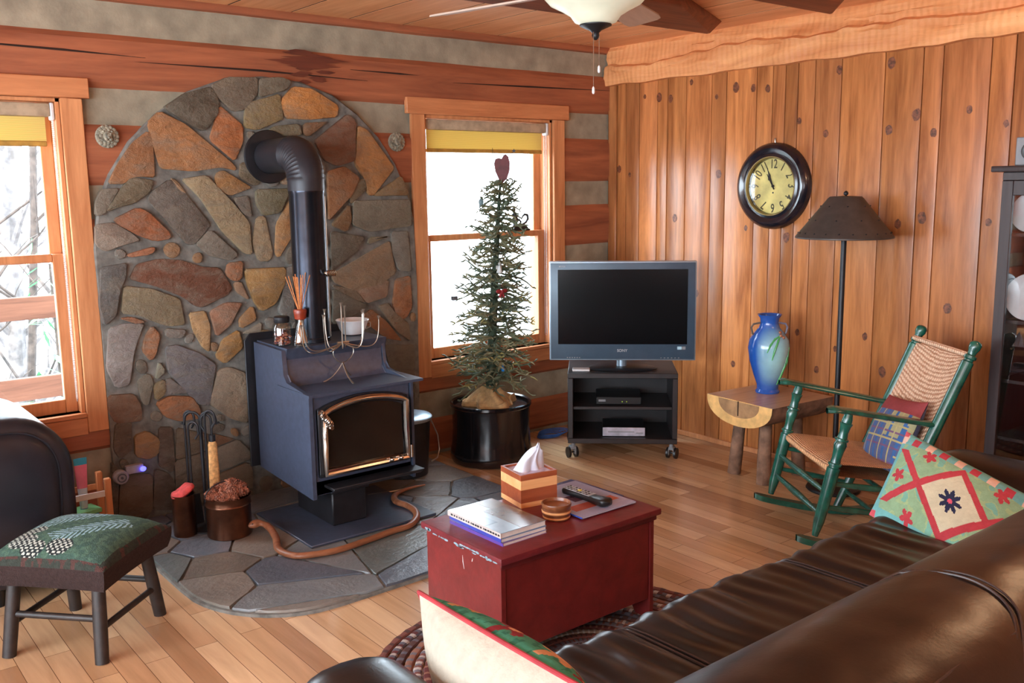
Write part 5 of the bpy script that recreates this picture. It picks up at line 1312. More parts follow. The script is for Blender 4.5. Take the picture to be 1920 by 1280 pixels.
# ------------------------------------------------------------------ sofa
t = thing('leather_sofa', 'long dark brown leather sofa seen from behind', 'sofa', (-2.36, -3.4, 0))
X0, X1 = -3.74, -1.02
def superbox(mb, c, s, ex=.35, ez=.45, nu=48, nv=20, fn=None):
    c = Vector(c)
    def g(u, v):
        a = 2*PI*u; b = PI*(v-.5)
        sg = lambda w_, e: math.copysign(abs(w_)**e, w_)
        p = Vector((sg(math.cos(a), ex)*sg(math.cos(b), ez)*s[0]/2, sg(math.sin(a), ex)*sg(math.cos(b), ez)*s[1]/2, sg(math.sin(b), ez)*s[2]/2))
        if fn: p = fn(p)
        return c+p
    mb.grid(g, nu, nv, cu=True)
mb = MB(); mb.bx(X0+.08, X1-.08, -3.92, -2.96, .07, .32, bevel=.03, seg=3); obj('base', mb, M['leather'], t, world=True)
for sx in (X0+.16, X1-.16):
    for sy in (-3.85, -3.02): mb = MB(); mb.cyl((sx, sy, 0), (sx, sy, .08), .022, .03, n=14); obj('leg', mb, M['black'], t, world=True)
seatx = [(-3.45, -2.835), (-2.835, -2.17), (-2.17, -1.40)]
def pad(mb, xa, xb, y0, y1, z0, z1, r, seed):
    nx_, ny_ = 130, 60
    W_, D_ = (xb-xa)/2, (y1-y0)/2; cx_, cy_ = (xa+xb)/2, (y0+y1)/2
    def top(u, v):
        x = math.sin((u-.5)*PI*.9)/math.sin(.45*PI); y = math.sin((v-.5)*PI*.94)/math.sin(.47*PI)
        rx, ry = .02, r
        ex, ey = (1-abs(x))*W_, (1-abs(y))*D_
        dz = (rx*(1-math.sqrt(max(0, 1-(1-ex/rx)**2))) if ex < rx else 0) + (ry*(1-math.sqrt(max(0, 1-(1-ey/ry)**2))) if ey < ry else 0)
        X, Y = cx_+x*W_, cy_+y*D_
        rip = .0034*math.sin(X*88+5.0*noise.noise(Vector((X*3, Y*4, seed)))+Y*3)*math.exp(-((Y-(y1-.16))/.15)**2)
        rip += .004*math.sin(X*41+4*noise.noise(Vector((X*2, Y*3, seed+5)))) + .010*noise.noise(Vector((X*3, Y*4, seed)))
        z = z1 - dz + (rip*min(1, ex/.06)*min(1, ey/.03)) + .012*(1-x*x)
        return Vector((X, Y + (.006*math.sin(X*60+seed) if y > .9 else 0), z))
    V = mb.grid(top, nx_, ny_)
    ring = [V[i][0] for i in range(nx_+1)]+[V[nx_][j] for j in range(1, ny_+1)]+[V[i][ny_] for i in range(nx_-1, -1, -1)]+[V[0][j] for j in range(ny_-1, 0, -1)]
    prev = ring; fs = []
    for k in (1, 2, 3):
        z = None; cur = []
        for w_ in ring:
            f = k/3; cur.append(mb.bm.verts.new((w_.co.x, w_.co.y+.012*math.sin(PI*f)*(1 if w_.co.y > cy_ else 0), w_.co.z+(z0-w_.co.z)*f)))
        for q_ in range(len(ring)): fs.append(mb.bm.faces.new((prev[q_], prev[(q_+1) % len(ring)], cur[(q_+1) % len(ring)], cur[q_])))
        prev = cur
    fs.append(mb.bm.faces.new(prev)); mb._fin(fs)
for i, (a, b) in enumerate(seatx):
    mb = MB(); pad(mb, a+.001, b-.001, -3.50, -2.90, .27, .462, .055, i*3.1)
    obj('seat_cushion', mb, M['leather'], t, world=True, angle=70)
M['stitch2'] = plain('dark_leather_seam', (60, 46, 42), .45, var=.1)
# seam welts between seat cushions
for sx in (-2.835, -2.17):
    mb = MB(); 
    for d in (-.008, .008): mb.tube([(sx+d, -2.894, .40), (sx+d, -2.905, .438), (sx+d, -2.94, .457), (sx+d, -3.0, .463), (sx+d, -3.2, .465), (sx+d, -3.42, .463)], .0028, 6)
    obj('seat_welt', mb, M['stitch2'], t, world=True)
def backsec(x):
    # cross-section (y, z) of the soft back going from the seat up, over and down behind
    return [(-3.42, .42), (-3.45, .55), (-3.52, .71), (-3.60, .797), (-3.69, .834), (-3.79, .834), (-3.885, .79), (-3.945, .69), (-3.965, .53), (-3.96, .34), (-3.92, .20), (-3.60, .20)]
def spline_closed(P, m_=4):
    out = []
    n = len(P)
    for i in range(n):
        p0, p1, p2, p3 = [Vector((0,)+P[(i+k) % n]) for k in (-1, 0, 1, 2)]
        for j in range(m_):
            u = j/m_; out.append(.5*((2*p1)+(-p0+p2)*u+(2*p0-5*p1+4*p2-p3)*u*u+(-p0+3*p1-3*p2+p3)*u**3))
    return out
sec = spline_closed(backsec(0))
for i, (a, b) in enumerate([(-3.56, -1.30)]):
    mb = MB(); nn = 150
    def bf(u, v, a=a, b=b, i=i):
        x = a+(b-a)*u; p = sec[int(round(v*len(sec))) % len(sec)]; e = min(u, 1-u)*(b-a)
        k = 1-.10*max(0, 1-e/.10)**2; c = Vector((0, -3.69, .5))
        q_ = c+(p-c)*k; q_.x = x
        if q_.z > .6: q_ += Vector((0, -1, 1))*(.006*noise.noise(Vector((x*3.2, p.y*7, 1))) + .003*noise.noise(Vector((x*11, p.y*16, 4))))
        return q_
    mb.grid(bf, nn, len(sec), cv=True)
    obj('back_cushion', mb, M['leather'], t, world=True, angle=60)
# stitched welts over the top of the back
arc_ = [(-2.96,-3.52,.71),(-2.818,-3.609,.803),(-2.793,-3.637,.818),(-2.786,-3.685,.833),(-2.782,-3.733,.839),(-2.784,-3.772,.837),(-2.795,-3.811,.829),(-2.818,-3.842,.817),(-2.856,-3.866,.804),(-2.903,-3.889,.786),(-2.946,-3.906,.767),(-3.0,-3.93,.73),(-3.06,-3.95,.66)]
line_ = [(-2.857,-3.866,.804),(-2.94,-3.865,.806),(-3.039,-3.861,.808),(-3.119,-3.864,.806),(-3.4,-3.87,.80)]
for P, nm in ((arc_, 'back_welt'), ([(x+.016, y-.003, z) for x, y, z in arc_], 'back_welt'), (line_, 'back_seam')):
    mb = MB(); P = cr_open(P); mb.tube(P, [.0026]*len(P), 6); obj(nm, mb, M['stitch2'], t, world=True)
for s, xc, hw_ in ((-1, -3.61, .16), (1, -1.19, .17)):
    mb = MB()
    def arm(u, v, xc=xc, hw_=hw_):
        y = -3.92+1.04*u; a = 2*PI*v; e = min(1, (max(0, 1.0-u)*14)**.5); e2 = min(1, .8+u*2)
        cz = math.copysign(abs(math.sin(a))**.7, math.sin(a)); cx_ = math.copysign(abs(math.cos(a))**.7, math.cos(a))
        return Vector((xc+hw_*cx_*(.72+.28*e), y, .36+((.275 if s < 0 else .25)*cz)*(.84+.16*e)*(1 if cz > 0 else .95) + .018*math.sin(y*20)*0))
    V = mb.grid(arm, 40, 36, cv=True); mb.bm.faces.new([V[-1][j] for j in range(36)]); mb.bm.faces.new([V[0][j] for j in range(36)][::-1]); mb._fin(list(mb.bm.faces))
    obj('arm', mb, M['leather'] if s > 0 else M['leather'], t, world=True, angle=60)

# kilim pillow on the right end of the sofa
def kilim(p):
    a, b = p[0], p[1]
    teal, grn, red_, crm, navy = (116, 180, 180), (142, 176, 138), (184, 66, 74), (204, 198, 168), (44, 48, 74)
    n_ = noise.noise(Vector((a*14, b*10, 2)))
    c = grn if n_ < .12 else (160, 184, 136)
    if b > .84 or b < .10 or a < .06 or a > .94:
        c = teal
        if b > .84 and (a*4.3) % 1 < .26 and b < .95: c = (230, 196, 176)
        if b > .84 and ((a*4.3+.5) % 1) < .24 and b < .94: c = (190, 70, 84)
        if a < .05 and (b > .93 or b < .06): c = (206, 90, 100)
    elif n_ > .3: c = (124, 180, 160)
    L_ = .060; 
    cx_, cy_, hx, hy = .55, .47, .25, .34
    d = abs(a-cx_)/hx + abs(b-cy_)/hy
    if d < 1: c = crm
    if abs(d-1) < .13: c = red_
    kx = cx_-hx
    if .04 < a < kx+.02 and abs(abs(b-cy_)-(kx-a)*hy/hx) < .05 and abs(b-cy_) < .30: c = red_
    kx = cx_+hx
    if a > kx-.02 and a < .98 and abs(abs(b-cy_)-(a-kx)*hy/hx) < .05 and abs(b-cy_) < .30: c = red_
    dx, dy = (a-cx_)*.54, (b-cy_)*.38; r_ = math.hypot(dx, dy); th = math.atan2(dy, dx)
    if r_ < .018+.026*abs(math.cos(4*th))**1.2: c = navy
    if r_ < .009: c = (214, 90, 110)
    for sx_, sy_ in ((.30, .79), (.13, .47), (.30, .13), (.82, .80), (.95, .47), (.82, .13)):
        dx, dy = (a-sx_)*.54, (b-sy_)*.38; r_ = math.hypot(dx, dy); th = math.atan2(dy, dx)
        if r_ < .012+.017*abs(math.cos(2.5*th+.6)): c = red_
    return c
mb = MB(); pillow_mesh(mb, .56, .39, .13, kilim, lambda p: (214, 190, 176), 150, pinch=.03)
o = obj('kilim_pillow', mb, M['cloth']); tag(o, 'turquoise and red kilim pillow with a dark blue star on the sofa', 'pillow')
placeshear(o, (-1.465-.28*.31, -2.855-.28*.94, .565-.28*.15), (-.31, -.94, -.15), (.81, .14, .56))
# needlepoint pillow with a cream back at the left end of the sofa
def needle(p):
    u, v = p
    c = (70, 150, 126)
    if noise.noise(Vector((u*26, v*26, 0))) > .2: c = (52, 122, 102)
    for cu_, cv_, r_, cc in ((.80, .88, .11, (196, 150, 100)), (.52, .90, .10, (140, 46, 56)), (.26, .87, .12, (206, 160, 120)), (.30, .5, .14, (140, 46, 56)), (.62, .45, .12, (196, 150, 100)), (.08, .88, .08, (140, 46, 56))):
        dx, dy = u-cu_, v-cv_; th = math.atan2(dy, dx)
        if math.hypot(dx, dy) < r_*(.72+.28*math.cos(5*th)): c = cc
        if math.hypot(dx, dy) < r_*.3: c = (224, 170, 130)
    return c
t = thing('needlepoint_pillow', 'cream-backed pillow with green floral needlepoint front and red piping', 'pillow', (0, 0, 0))
mb = MB(); pillow_mesh(mb, .50, .36, .20, needle, lambda p: (176, 168, 152), 110, pinch=.02)
obj('cushion', mb, M['cloth'], t)
mb = MB(); P = []
for k in range(160):
    f = k/160*4; s_ = int(f); g = f-s_; x_, y_ = [(-1+2*g, -1), (1, -1+2*g), (1-2*g, 1), (-1, 1-2*g)][s_]
    P.append((x_*(1-.02*(1-y_*y_)*abs(x_)**4)*.25, y_*(1-.02*(1-x_*x_)*abs(y_)**4)*.18, 0))
mb.tube(P, .005, 8, closed=True); obj('piping', mb, plain('red_piping', (150, 40, 48), .7), t)
place(t, (-3.37, -3.165, .545), (0, 1, 0), (-.30, 0, .92))

# ------------------------------------------------------------------ black leather tub chair at the left
t = thing('leather_armchair', 'black leather armchair with a fat rolled arm by the left window', 'armchair', (-4.45, -.40, 0), 0)
def rollsec(k, xc, r, zc, zb):
    # outline of the rolled arm seen from the front: up the right side, over the top, down the left side
    n = 24; P = [(xc+r*.96, zb), (xc+r*.985, zb+.12), (xc+r, zb+.26)]
    P += [(xc+r*math.cos(PI*q_/n), zc+r*.96*math.sin(PI*q_/n)) for q_ in range(n+1)]
    P += [(xc-r, zb+.26), (xc-r*.985, zb+.12), (xc-r*.96, zb)]
    return P
for xc in (-3.80, -5.10):
    S = rollsec(0, xc, .245, .50, .07); cc = Vector((xc, 0, .42)); m_ = len(S)
    mb = MB()
    def af(u, v, S=S, cc=cc, m_=m_):
        y = -.70+.56*u; e = min(u*.56, .56*(1-u)); k = 1 if e > .06 else 1-.16*(1-math.sqrt(max(0, 1-(1-e/.06)**2)))
        p = S[int(round(v*m_)) % m_]; return Vector((cc.x+(p[0]-cc.x)*k, y, cc.z+(p[1]-cc.z)*k))
    V = mb.grid(af, 44, m_, cv=True); mb.bm.faces.new(V[0][::-1]); mb.bm.faces.new(V[-1]); mb._fin(list(mb.bm.faces))
    obj('arm', mb, M['bleather'], t, world=True, angle=70)
    # domed front panel inside the roll
    mb = MB()
    def pf(u, v, xc=xc):
        a = 2*PI*v; r = u; x = xc+.185*r*math.copysign(abs(math.cos(a))**.8, math.cos(a)); z = (.50+.18*r*math.sin(a)) if math.sin(a) > 0 else (.50+.37*r*math.copysign(abs(math.sin(a))**.6, math.sin(a)))
        return Vector((x, -.70-.040*math.sqrt(max(0, 1-r**2.2))+.004, z))
    mb.grid(pf, 14, 48, cv=True); obj('arm_front_panel', mb, M['bleather'], t, world=True, angle=70)
    mb = MB(); mb.tube([pf(1, q_/48)+Vector((0, -.002, 0)) for q_ in range(48)], .0055, 7, closed=True); obj('piping', mb, M['bleather'], t, world=True)
mb = MB(); superbox(mb, (-4.45, -.42, .36), (.80, .60, .22), .25, .35, 60, 24); obj('seat_cushion', mb, M['bleather'], t, world=True)
mb = MB(); superbox(mb, (-4.45, -.20, .58), (.84, .22, .52), .3, .4, 60, 24); obj('backrest', mb, M['bleather'], t, world=True)
mb = MB(); mb.bx(-4.87, -4.03, -.66, -.14, .07, .27, bevel=.02, seg=2); obj('base', mb, M['bleather'], t, world=True)
for x in (-5.05, -3.85):
    for y in (-.62, -.22): mb = MB(); mb.cyl((x, y, 0), (x, y, .08), .02, .027, n=12); obj('leg', mb, M['black'], t, world=True)

# ------------------------------------------------------------------ needlework stool
t = thing('footstool', 'small dark wooden stool with a hooked green pine-bough cushion', 'stool', (-3.655, -1.09, 0), R(42))
def hook(p):
    x, y = p   # local metres
    n_ = noise.noise(Vector((x*50, y*50, 0)))
    e = max(abs(x)/.215, abs(y)/.225)
    c = (66, 92, 82) if n_ > 0 else (78, 104, 88)
    if e > .90: return (84, 58, 54) if n_ > .05 else (56, 62, 56)
    # pale blue fronds: chevrons along two stems
    for (ox, oy, dx, dy, L_) in ((-.02, .16, .66, -.75, .30), (-.12, .02, .75, -.66, .26), (.10, .16, .35, -.94, .22)):
        n2 = math.hypot(dx, dy); dx_, dy_ = dx/n2, dy/n2
        s_ = (x-ox)*dx_+(y-oy)*dy_; w_ = abs(-(x-ox)*dy_+(y-oy)*dx_)
        if 0 < s_ < L_ and w_ < .052*(1-.4*s_/L_) and ((s_+w_*1.0)/.021) % 1 < .45: c = (150, 184, 196)
        if 0 < s_ < L_ and w_ < .004: c = (120, 150, 156)
    for (cx_, cy_, r_) in ((-.13, .12, .040), (-.055, .125, .034), (-.15, -.03, .036), (-.165, .06, .034), (-.09, .17, .03)):
        d = math.hypot(x-cx_, (y-cy_)*.8)
        if d < r_: c = (190, 196, 186) if (math.sin(x*330)*math.sin(y*330) > .1) else (40, 46, 48)
    return c
mb = MB(); nn = 120
def stl(u, v):
    x, y = 2*u-1, 2*v-1
    k = (1-abs(x)**3.2)*(1-abs(y)**3.2); q1 = 1-.05*(1-y*y)*abs(x)**6; q2 = 1-.05*(1-x*x)*abs(y)**6
    return Vector((x*.215*q1, y*.225*q2, .335+.075*max(0, k)**.62))
mb.grid(stl, nn, nn); mb.bm.faces.ensure_lookup_table()
for f in mb.bm.faces:
    c = f.calc_center_median(); cc = s2l(hook((c.x, c.y)))
    for l in f.loops: l[mb.cl] = cc
def stside(u, v):
    f = u*4; s_ = int(f) % 4; g = f-int(f); x, y = [(-1+2*g, -1), (1, -1+2*g), (1-2*g, 1), (-1, 1-2*g)][s_]
    q1 = 1-.05*(1-y*y)*abs(x)**6; q2 = 1-.05*(1-x*x)*abs(y)**6; k = 1+.02*math.sin(v*PI)-.06*v
    return Vector((x*.215*q1*k, y*.225*q2*k, .335-.075*v))
mb.grid(stside, 80, 6, cu=True, col=(58, 44, 42))
obj('cushion', mb, attr_mat('hooked_wool', .95, 90, .35, .9, .2, .006), t, angle=70)
mb = MB(); mb.bx(-.19, .19, -.20, .20, .255, .285, bevel=.006); obj('frame', mb, M['cart'], t)
M['darkbark'] = plain('dark_stained_wood', (40, 32, 29), .5, var=.25, ns=30, bump=.2)
feet = {}
for sx in (-1, 1):
    for sy in (-1, 1):
        mb = MB(); a = Vector((sx*.145, sy*.155, .265)); b = Vector((sx*.185, sy*.172, 0)); feet[(sx, sy)] = (a, b)
        mb.tube([a, a.lerp(b, .5), b], [.022, .0235, .0225], 14); obj('leg', mb, M['darkbark'], t)
for k, (p, q_) in enumerate((((-1, -1), (1, -1)), ((1, -1), (1, 1)), ((1, 1), (-1, 1)), ((-1, 1), (-1, -1)))):
    f = .45 if k % 2 else .58; mb = MB(); mb.cyl(feet[p][0].lerp(feet[p][1], f), feet[q_][0].lerp(feet[q_][1], f), .0115, n=10); obj('stretcher', mb, M['darkbark'], t)

# ------------------------------------------------------------------ fire tools, copper pots, wooden snake
t = thing('fire_tool_stand', 'black wrought iron fire tool stand behind the copper pots', 'tool stand', (-2.945, -.375, HZ))
mb = MB(); mb.lathe([(.085, 0), (.085, .008), (.03, .016), (.012, .022)], n=28); obj('base', mb, M['blackiron'], t)
mb = MB(); mb.tube([(0, 0, .02), (0, 0, .52)], .008, 9); obj('pole', mb, M['blackiron'], t)
cr = Vector((.78, -.63, 0)); 
for s in (-1, 1):
    mb = MB(); P = [Vector((0, 0, .50))]+[cr*s*(.035-.035*math.cos(a))*1.0+Vector((0, 0, .51+.035*math.sin(a))) for a in [PI*k/10 for k in range(1, 11)]]+[cr*s*.075+Vector((0, 0, .49)), cr*s*.085+Vector((0, 0, .497))]
    mb.tube(P, .006, 8); obj('hook', mb, M['blackiron'], t)
FG = 'fire tools on the stand'
def tool(name, label, off, build):
    p = Vector((-2.945, -.375, HZ))+cr*off[0]+Vector((.62, .77, 0))*off[1]
    t = thing(name, label, 'fire tool', p, 0, FG); build(t)
def handle(t, r=.0055, top=.56, side=1):
    mb = MB(); P = [Vector((0, 0, .16)), Vector((0, 0, top-.06))]+[cr*side*(.022-.022*math.cos(a))+Vector((0, 0, top-.05+.028*math.sin(a))) for a in [PI*k/10 for k in range(1, 10)]]+[cr*side*.046+Vector((0, 0, top-.075)), cr*side*.030+Vector((0, 0, top-.10))]
    mb.tube(P, r, 8); obj('handle', mb, M['blackiron'], t)
def b_poker(t): handle(t, top=.57, side=1); mb = MB(); mb.tube([(0, 0, .17), (0, 0, .05), (.01, 0, .035)], [.006, .006, .002], 8); mb.tube([(0, 0, .08), (.025, 0, .09), (.03, 0, .105)], [.005, .004, .002], 6); obj('point', mb, M['blackiron'], t)
def b_shovel(t): handle(t, top=.53, side=1); mb = MB(); mb.hexa([(-.045, -.006, .03), (.045, -.006, .03), (.045, 0, .03), (-.045, 0, .03), (-.035, 0, .17), (.035, 0, .17), (.035, .006, .17), (-.035, .006, .17)], bevel=.002); obj('blade', mb, M['blackiron'], t)
def b_tongs(t):
    handle(t, top=.58, side=1); mb = MB(); mb.tube([(0, 0, .2), (.012, 0, .12), (.004, 0, .04)], .005, 6); mb.tube([(0, 0, .2), (-.012, 0, .12), (-.004, 0, .04)], .005, 6); obj('jaw', mb, M['blackiron'], t)
def b_brush(t):
    handle(t, top=.56, side=-1); mb = MB(); mb.cyl((0, 0, .415), (0, 0, .445), .015, n=14); obj('ferrule', mb, M['blackiron'], t)
    mb = MB(); mb.lathe([(.020, .10), (.024, .12), (.022, .25), (.019, .40), (.012, .42)], n=18, M=Matrix.Diagonal(Vector((1.1, .7, 1))), fr=lambda a, z: 1+.05*math.sin(a*9)); obj('bristles', mb, plain('straw_bristle', (196, 150, 96), .85, var=.2, ns=60, bump=.5), t)
tool('poker', 'iron poker with a curled handle, leftmost on the fire tool stand', (-.075, .01), b_poker)
tool('shovel', 'iron ash shovel hanging in front of the fire tool stand', (-.045, -.035), b_shovel)
tool('tongs', 'iron tongs hanging just right of the stand pole', (.03, -.03), b_tongs)
tool('hearth_brush', 'hearth brush with straw-coloured bristles, rightmost on the fire tool stand', (.055, -.02), b_brush)
M['copper'] = plain('aged_copper', (108, 70, 52), .3, .85, var=.2, ns=10)
t = thing('copper_cylinder', 'tall narrow dark copper cylinder left of the fire tools', 'pot', (-3.052, -.396, HZ))
mb = MB(); mb.lathe([(.048, 0), (.050, .003), (.050, .185), (.053, .19), (.049, .19), (.047, .01), (.001, .01)], n=36, cap1=False); obj('body', mb, M['copper'], t)
mb = MB(); mb.ball((0, 0, .20), (.046, .046, .022), 20, 10)
for v in mb.bm.verts: v.co += v.co.normalized()*.008*noise.noise(v.co*60)
o = obj('red_cloth', mb, plain('coral_red_cloth', (206, 78, 76), .85, var=.15, ns=40, bump=.5)); 
for v in o.data.vertices: v.co.x *= 1.15; v.co.z += .018*math.sin(v.co.x*30)
o.location = (-3.052, -.396, HZ+.002); tag(o, 'coral red crumpled cloth stuffed in the narrow copper cylinder', 'cloth')
t = thing('copper_pot', 'wide copper pot full of pine cones beside the fire tools', 'pot', (-2.895, -.519, HZ))
mb = MB(); mb.lathe([(.094, 0), (.098, .004), (.097, .14), (.101, .146), (.098, .152), (.100, .175), (.105, .185), (.100, .183), (.094, .15), (.092, .01), (.001, .01)], n=48, cap1=False); obj('body', mb, M['copper'], t)
mb = MB(); mb.tube([Vector((-.103, 0, .17))]+[Vector((-.103*math.cos(a), .012, .175+.07*math.sin(a))) for a in [PI*k/12 for k in range(1, 12)]]+[Vector((.103, 0, .17))], .0028, 6); obj('bail_handle', mb, M['blackiron'], t)
M['cone'] = plain('pine_cone', (128, 78, 58), .75, var=.4, ns=60)
q = random.Random(14)
mb = MB(); mb.ball((0, 0, 0), (.013, .013, .018), 8, 6)
for k in range(26):
    z = -.016+.032*k/26; r = .016*math.sqrt(max(.05, 1-(z/.02)**2)); a = k*2.4
    c = Vector((r*math.cos(a), r*math.sin(a), z)); mb.box(c, (.011, .007, .0022), M=Matrix.Rotation(a, 3, 'Z') @ Matrix.Rotation(R(-35), 3, 'Y'))
cone0 = obj('pine_cone', mb, M['cone']); first = True
for k in range(44):
    a = k*2.399; r = .083*math.sqrt((k+.5)/44); z = .188+.035*(1-(r/.09)**2)+.012*math.sin(a+1)
    c = cone0 if first else cone0.copy()
    if not first: COL.objects.link(c)
    first = False
    c.location = (-2.895+r*math.cos(a), -.519+r*math.sin(a), HZ+z); c.rotation_euler = (q.uniform(0, 3), q.uniform(0, 3), q.uniform(0, 3)); s_ = q.uniform(.8, 1.1); c.scale = (s_, s_, s_)
    tag(c, 'small brown pine cone heaped in the wide copper pot', 'pine cone', 'pine cones in the copper pot')
t = thing('wooden_snake', 'carved wooden snake winding along the front of the hearth', 'carving', (-2.45, -1.0, HZ))
z_ = HZ+.014
pp = [(-2.845, -.612, HZ+.048), (-2.80, -.62, HZ+.055), (-2.775, -.665, HZ+.045), (-2.785, -.76, z_+.01), (-2.825, -.875, z_), (-2.80, -.985, z_), (-2.71, -1.03, z_), (-2.62, -1.045, z_), (-2.458, -1.025, z_), (-2.34, -1.005, z_), (-2.245, -.995, z_), (-2.17, -.94, z_+.004), (-2.125, -.86, z_+.006), (-2.12, -.78, z_+.012), (-2.135, -.71, z_+.016), (-2.09, -.62, z_+.012), (-2.0, -.545, z_), (-1.92, -.535, z_), (-1.86, -.545, z_+.002)]
P = cr_open(pp); n = len(P); rad = []
for i in range(n):
    f = i/n; r = .0165
    if f < .09: r = [.006, .013, .019, .022, .022, .019, .016, .0145, .014][min(8, int(f/.09*9))]
    if f > .8: r = .0165*(1-(f-.8)/.2*.75)
    rad.append(r)
mb = MB(); mb.tube(P, rad, 12, flat=.85); obj('body', mb, wood('snake_wood', (104, 62, 42), (164, 106, 72), 'x', .4, 1, .2), t, world=True)
mb = MB(); 
for s in (-1, 1): mb.ball((-2.832+.0, -.612+s*.014, HZ+.060), .0035, 8, 6)
obj('eyes', mb, M['black'], t, world=True)

# ------------------------------------------------------------------ lion plaques, wall plug, rack by the armchair
def lion(x, z, label):
    t = thing('lion_plaque', label, 'wall ornament', (x, -.018, z), 0)
    mg = plain('cast_grey_stone', (132, 128, 112), .7, var=.3, ns=60, bump=.5)
    mb = MB(); mb.lathe([(.046, 0), (.050, .004), (.044, .012), (.001, .014)], n=28, M=XZ, cap1=False)
    for k in range(16):
        a = 2*PI*k/16; mb.ball((.040*math.cos(a), -.014, .040*math.sin(a)), (.012, .008, .012), 8, 6)
    for k in range(11):
        a = 2*PI*k/11+.2; mb.ball((.027*math.cos(a), -.018, .027*math.sin(a)), (.010, .008, .010), 8, 6)
    obj('mane', mb, mg, t)
    mb = MB(); mb.ball((0, -.022, .0), (.021, .016, .024)); mb.ball((0, -.036, -.006), (.008, .008, .006)); mb.ball((-.009, -.032, -.013), .008); mb.ball((.009, -.032, -.013), .008); mb.ball((0, -.03, -.021), (.007, .006, .005))
    for s in (-1, 1): mb.ball((s*.009, -.036, .006), .003, 8, 6); mb.ball((s*.018, -.024, .021), .006, 8, 6); mb.ball((s*.009, -.035, .012), (.006, .004, .003), 8, 6)
    obj('face', mb, mg, t)
lion(-3.149, 1.795, 'grey cast lion head plaque beside the left window')
lion(-1.643, 1.80, 'grey cast lion head plaque beside the window with the little tree')
t = thing('plug_in_light', 'grey round plug-in timer with a blue night light low on the stone arch', 'night light', (-3.17, -.056, .262))
mb = MB(); mb.lathe([(.030, 0), (.033, .006), (.033, .038), (.028, .045), (.001, .045)], (-.055, 0, -.01), 30, M=XZ, cap1=False); mb.bx(-.03, .05, -.03, 0, -.005, .035, bevel=.006, seg=2); obj('body', mb, plain('grey_plug_plastic', (150, 146, 156), .4), t)
mb = MB(); mb.lathe([(.021, .046), (.021, .049), (.016, .049), (.016, .046)], (-.055, 0, -.01), 28, M=XZ, cap0=False, cap1=False); mb.lathe([(.006, .045), (.006, .05), (.001, .05)], (-.055, 0, -.01), 12, M=XZ); obj('dial', mb, plain('dial_grey', (84, 84, 96), .4), t)
tb = NT('blue_glow'); tb.fin((40, 40, 230), .3); tb.b.inputs['Emission Color'].default_value = (.06, .06, 1, 1); tb.b.inputs['Emission Strength'].default_value = 3.0
mb = MB(); mb.ball((.045, -.035, .012), (.014, .010, .012)); obj('lamp', mb, tb.m, t)
t = thing('magazine_rack', 'small pale wooden rack standing between armchair and stone arch', 'rack', (-3.40, -.20, 0))
for x in (-.14, .065):
    for y in (-.07, .06):
        mb = MB(); mb.bx(x-.014, x+.014, y-.012, y+.012, 0, .315, bevel=.004); obj('post', mb, M['trim'], t)
mb = MB(); mb.bx(-.14, .065, -.075, -.066, .235, .262, bevel=.002); obj('front_rail', mb, M['whiteplastic'], t)
mb = MB(); mb.bx(-.14, .065, .056, .066, .235, .262, bevel=.002); obj('back_rail', mb, M['trim'], t)
mb = MB(); mb.bx(-.14, .065, -.07, .06, .045, .06, bevel=.002); obj('shelf', mb, M['trim'], t)
t = thing('lotion_tube', 'pink and white lotion tube standing on its cap in the rack', 'tube', (-3.425, -.215, .060))
mb = MB()
def tub_(u, v):
    a = 2*PI*v; z = .05+.30*u; wx = .012+.016*u; wy = .012*(1-u)+.002
    return Vector((wx*math.cos(a), wy*math.sin(a), z))
V = mb.grid(tub_, 20, 20, cv=True); mb.bm.faces.ensure_lookup_table()
for f in mb.bm.faces:
    z = f.calc_center_median().z; c = (60, 180, 220) if z > .325 else (240, 130, 160) if z > .22 else (200, 220, 236) if z > .12 else (90, 140, 220)
    for l in f.loops: l[mb.cl] = s2l(c)
mb.cyl((0, 0, 0), (0, 0, .055), .013, n=16, col=(90, 140, 220)); obj('tube', mb, M['gloss'], t)
t = thing('folded_papers', 'blue and white folded papers lying in the small rack', 'papers', (-3.44, -.20, .0602))
mb = MB()
for k, c in enumerate([(220, 230, 240), (60, 110, 210), (226, 232, 236), (90, 160, 220), (120, 190, 130)]):
    mb.box((.004*k, -.004*k, .008+.026*k), (.11, .10, .02), M=Matrix.Rotation(R(6*k-12), 3, 'Z'), col=c, bevel=.003)
obj('papers', mb, M['gloss'], t)

# ------------------------------------------------------------------ ceiling fan with light
t = thing('ceiling_fan', 'ceiling fan with pale blades and a cream glass bowl light', 'ceiling fan', (-1.975, -1.93, 2.07))
mb = MB(); mb.lathe([(.004, 0), (.010, .006), (.014, .016), (.012, .024), (.022, .034), (.05, .046), (.058, .050), (.058, .054), (.02, .056)], n=36); obj('finial', mb, M['blackiron'], t)
bowl = NT('frosted_bowl_glass'); bn = bowl.noise(bowl.coords(), 7, 3); bowl.fin(bowl.ramp(bn, [(.3, (206, 208, 184)), (.7, (226, 226, 206))]), .35); bowl.b.inputs['Emission Color'].default_value = (.8, .85, .66, 1); bowl.b.inputs['Emission Strength'].default_value = .12  # faint glow put in for daylight showing through the unlit bowl
mb = MB(); mb.lathe([(.05, .054), (.075, .062), (.092, .085), (.125, .105), (.165, .125), (.186, .148), (.19, .175), (.184, .178), (.16, .13), (.09, .10), (.05, .062)], n=56, cap0=False, cap1=False); obj('glass_bowl', mb, bowl.m, t)
mb = MB(); mb.lathe([(.10, .17), (.12, .18), (.13, .24), (.10, .28), (.04, .29), (.04, .35)], n=40); obj('motor_housing', mb, M['blackiron'], t)
M['blade'] = wood('whitewashed_blade', (186, 160, 142), (214, 190, 172), 'x', .5)
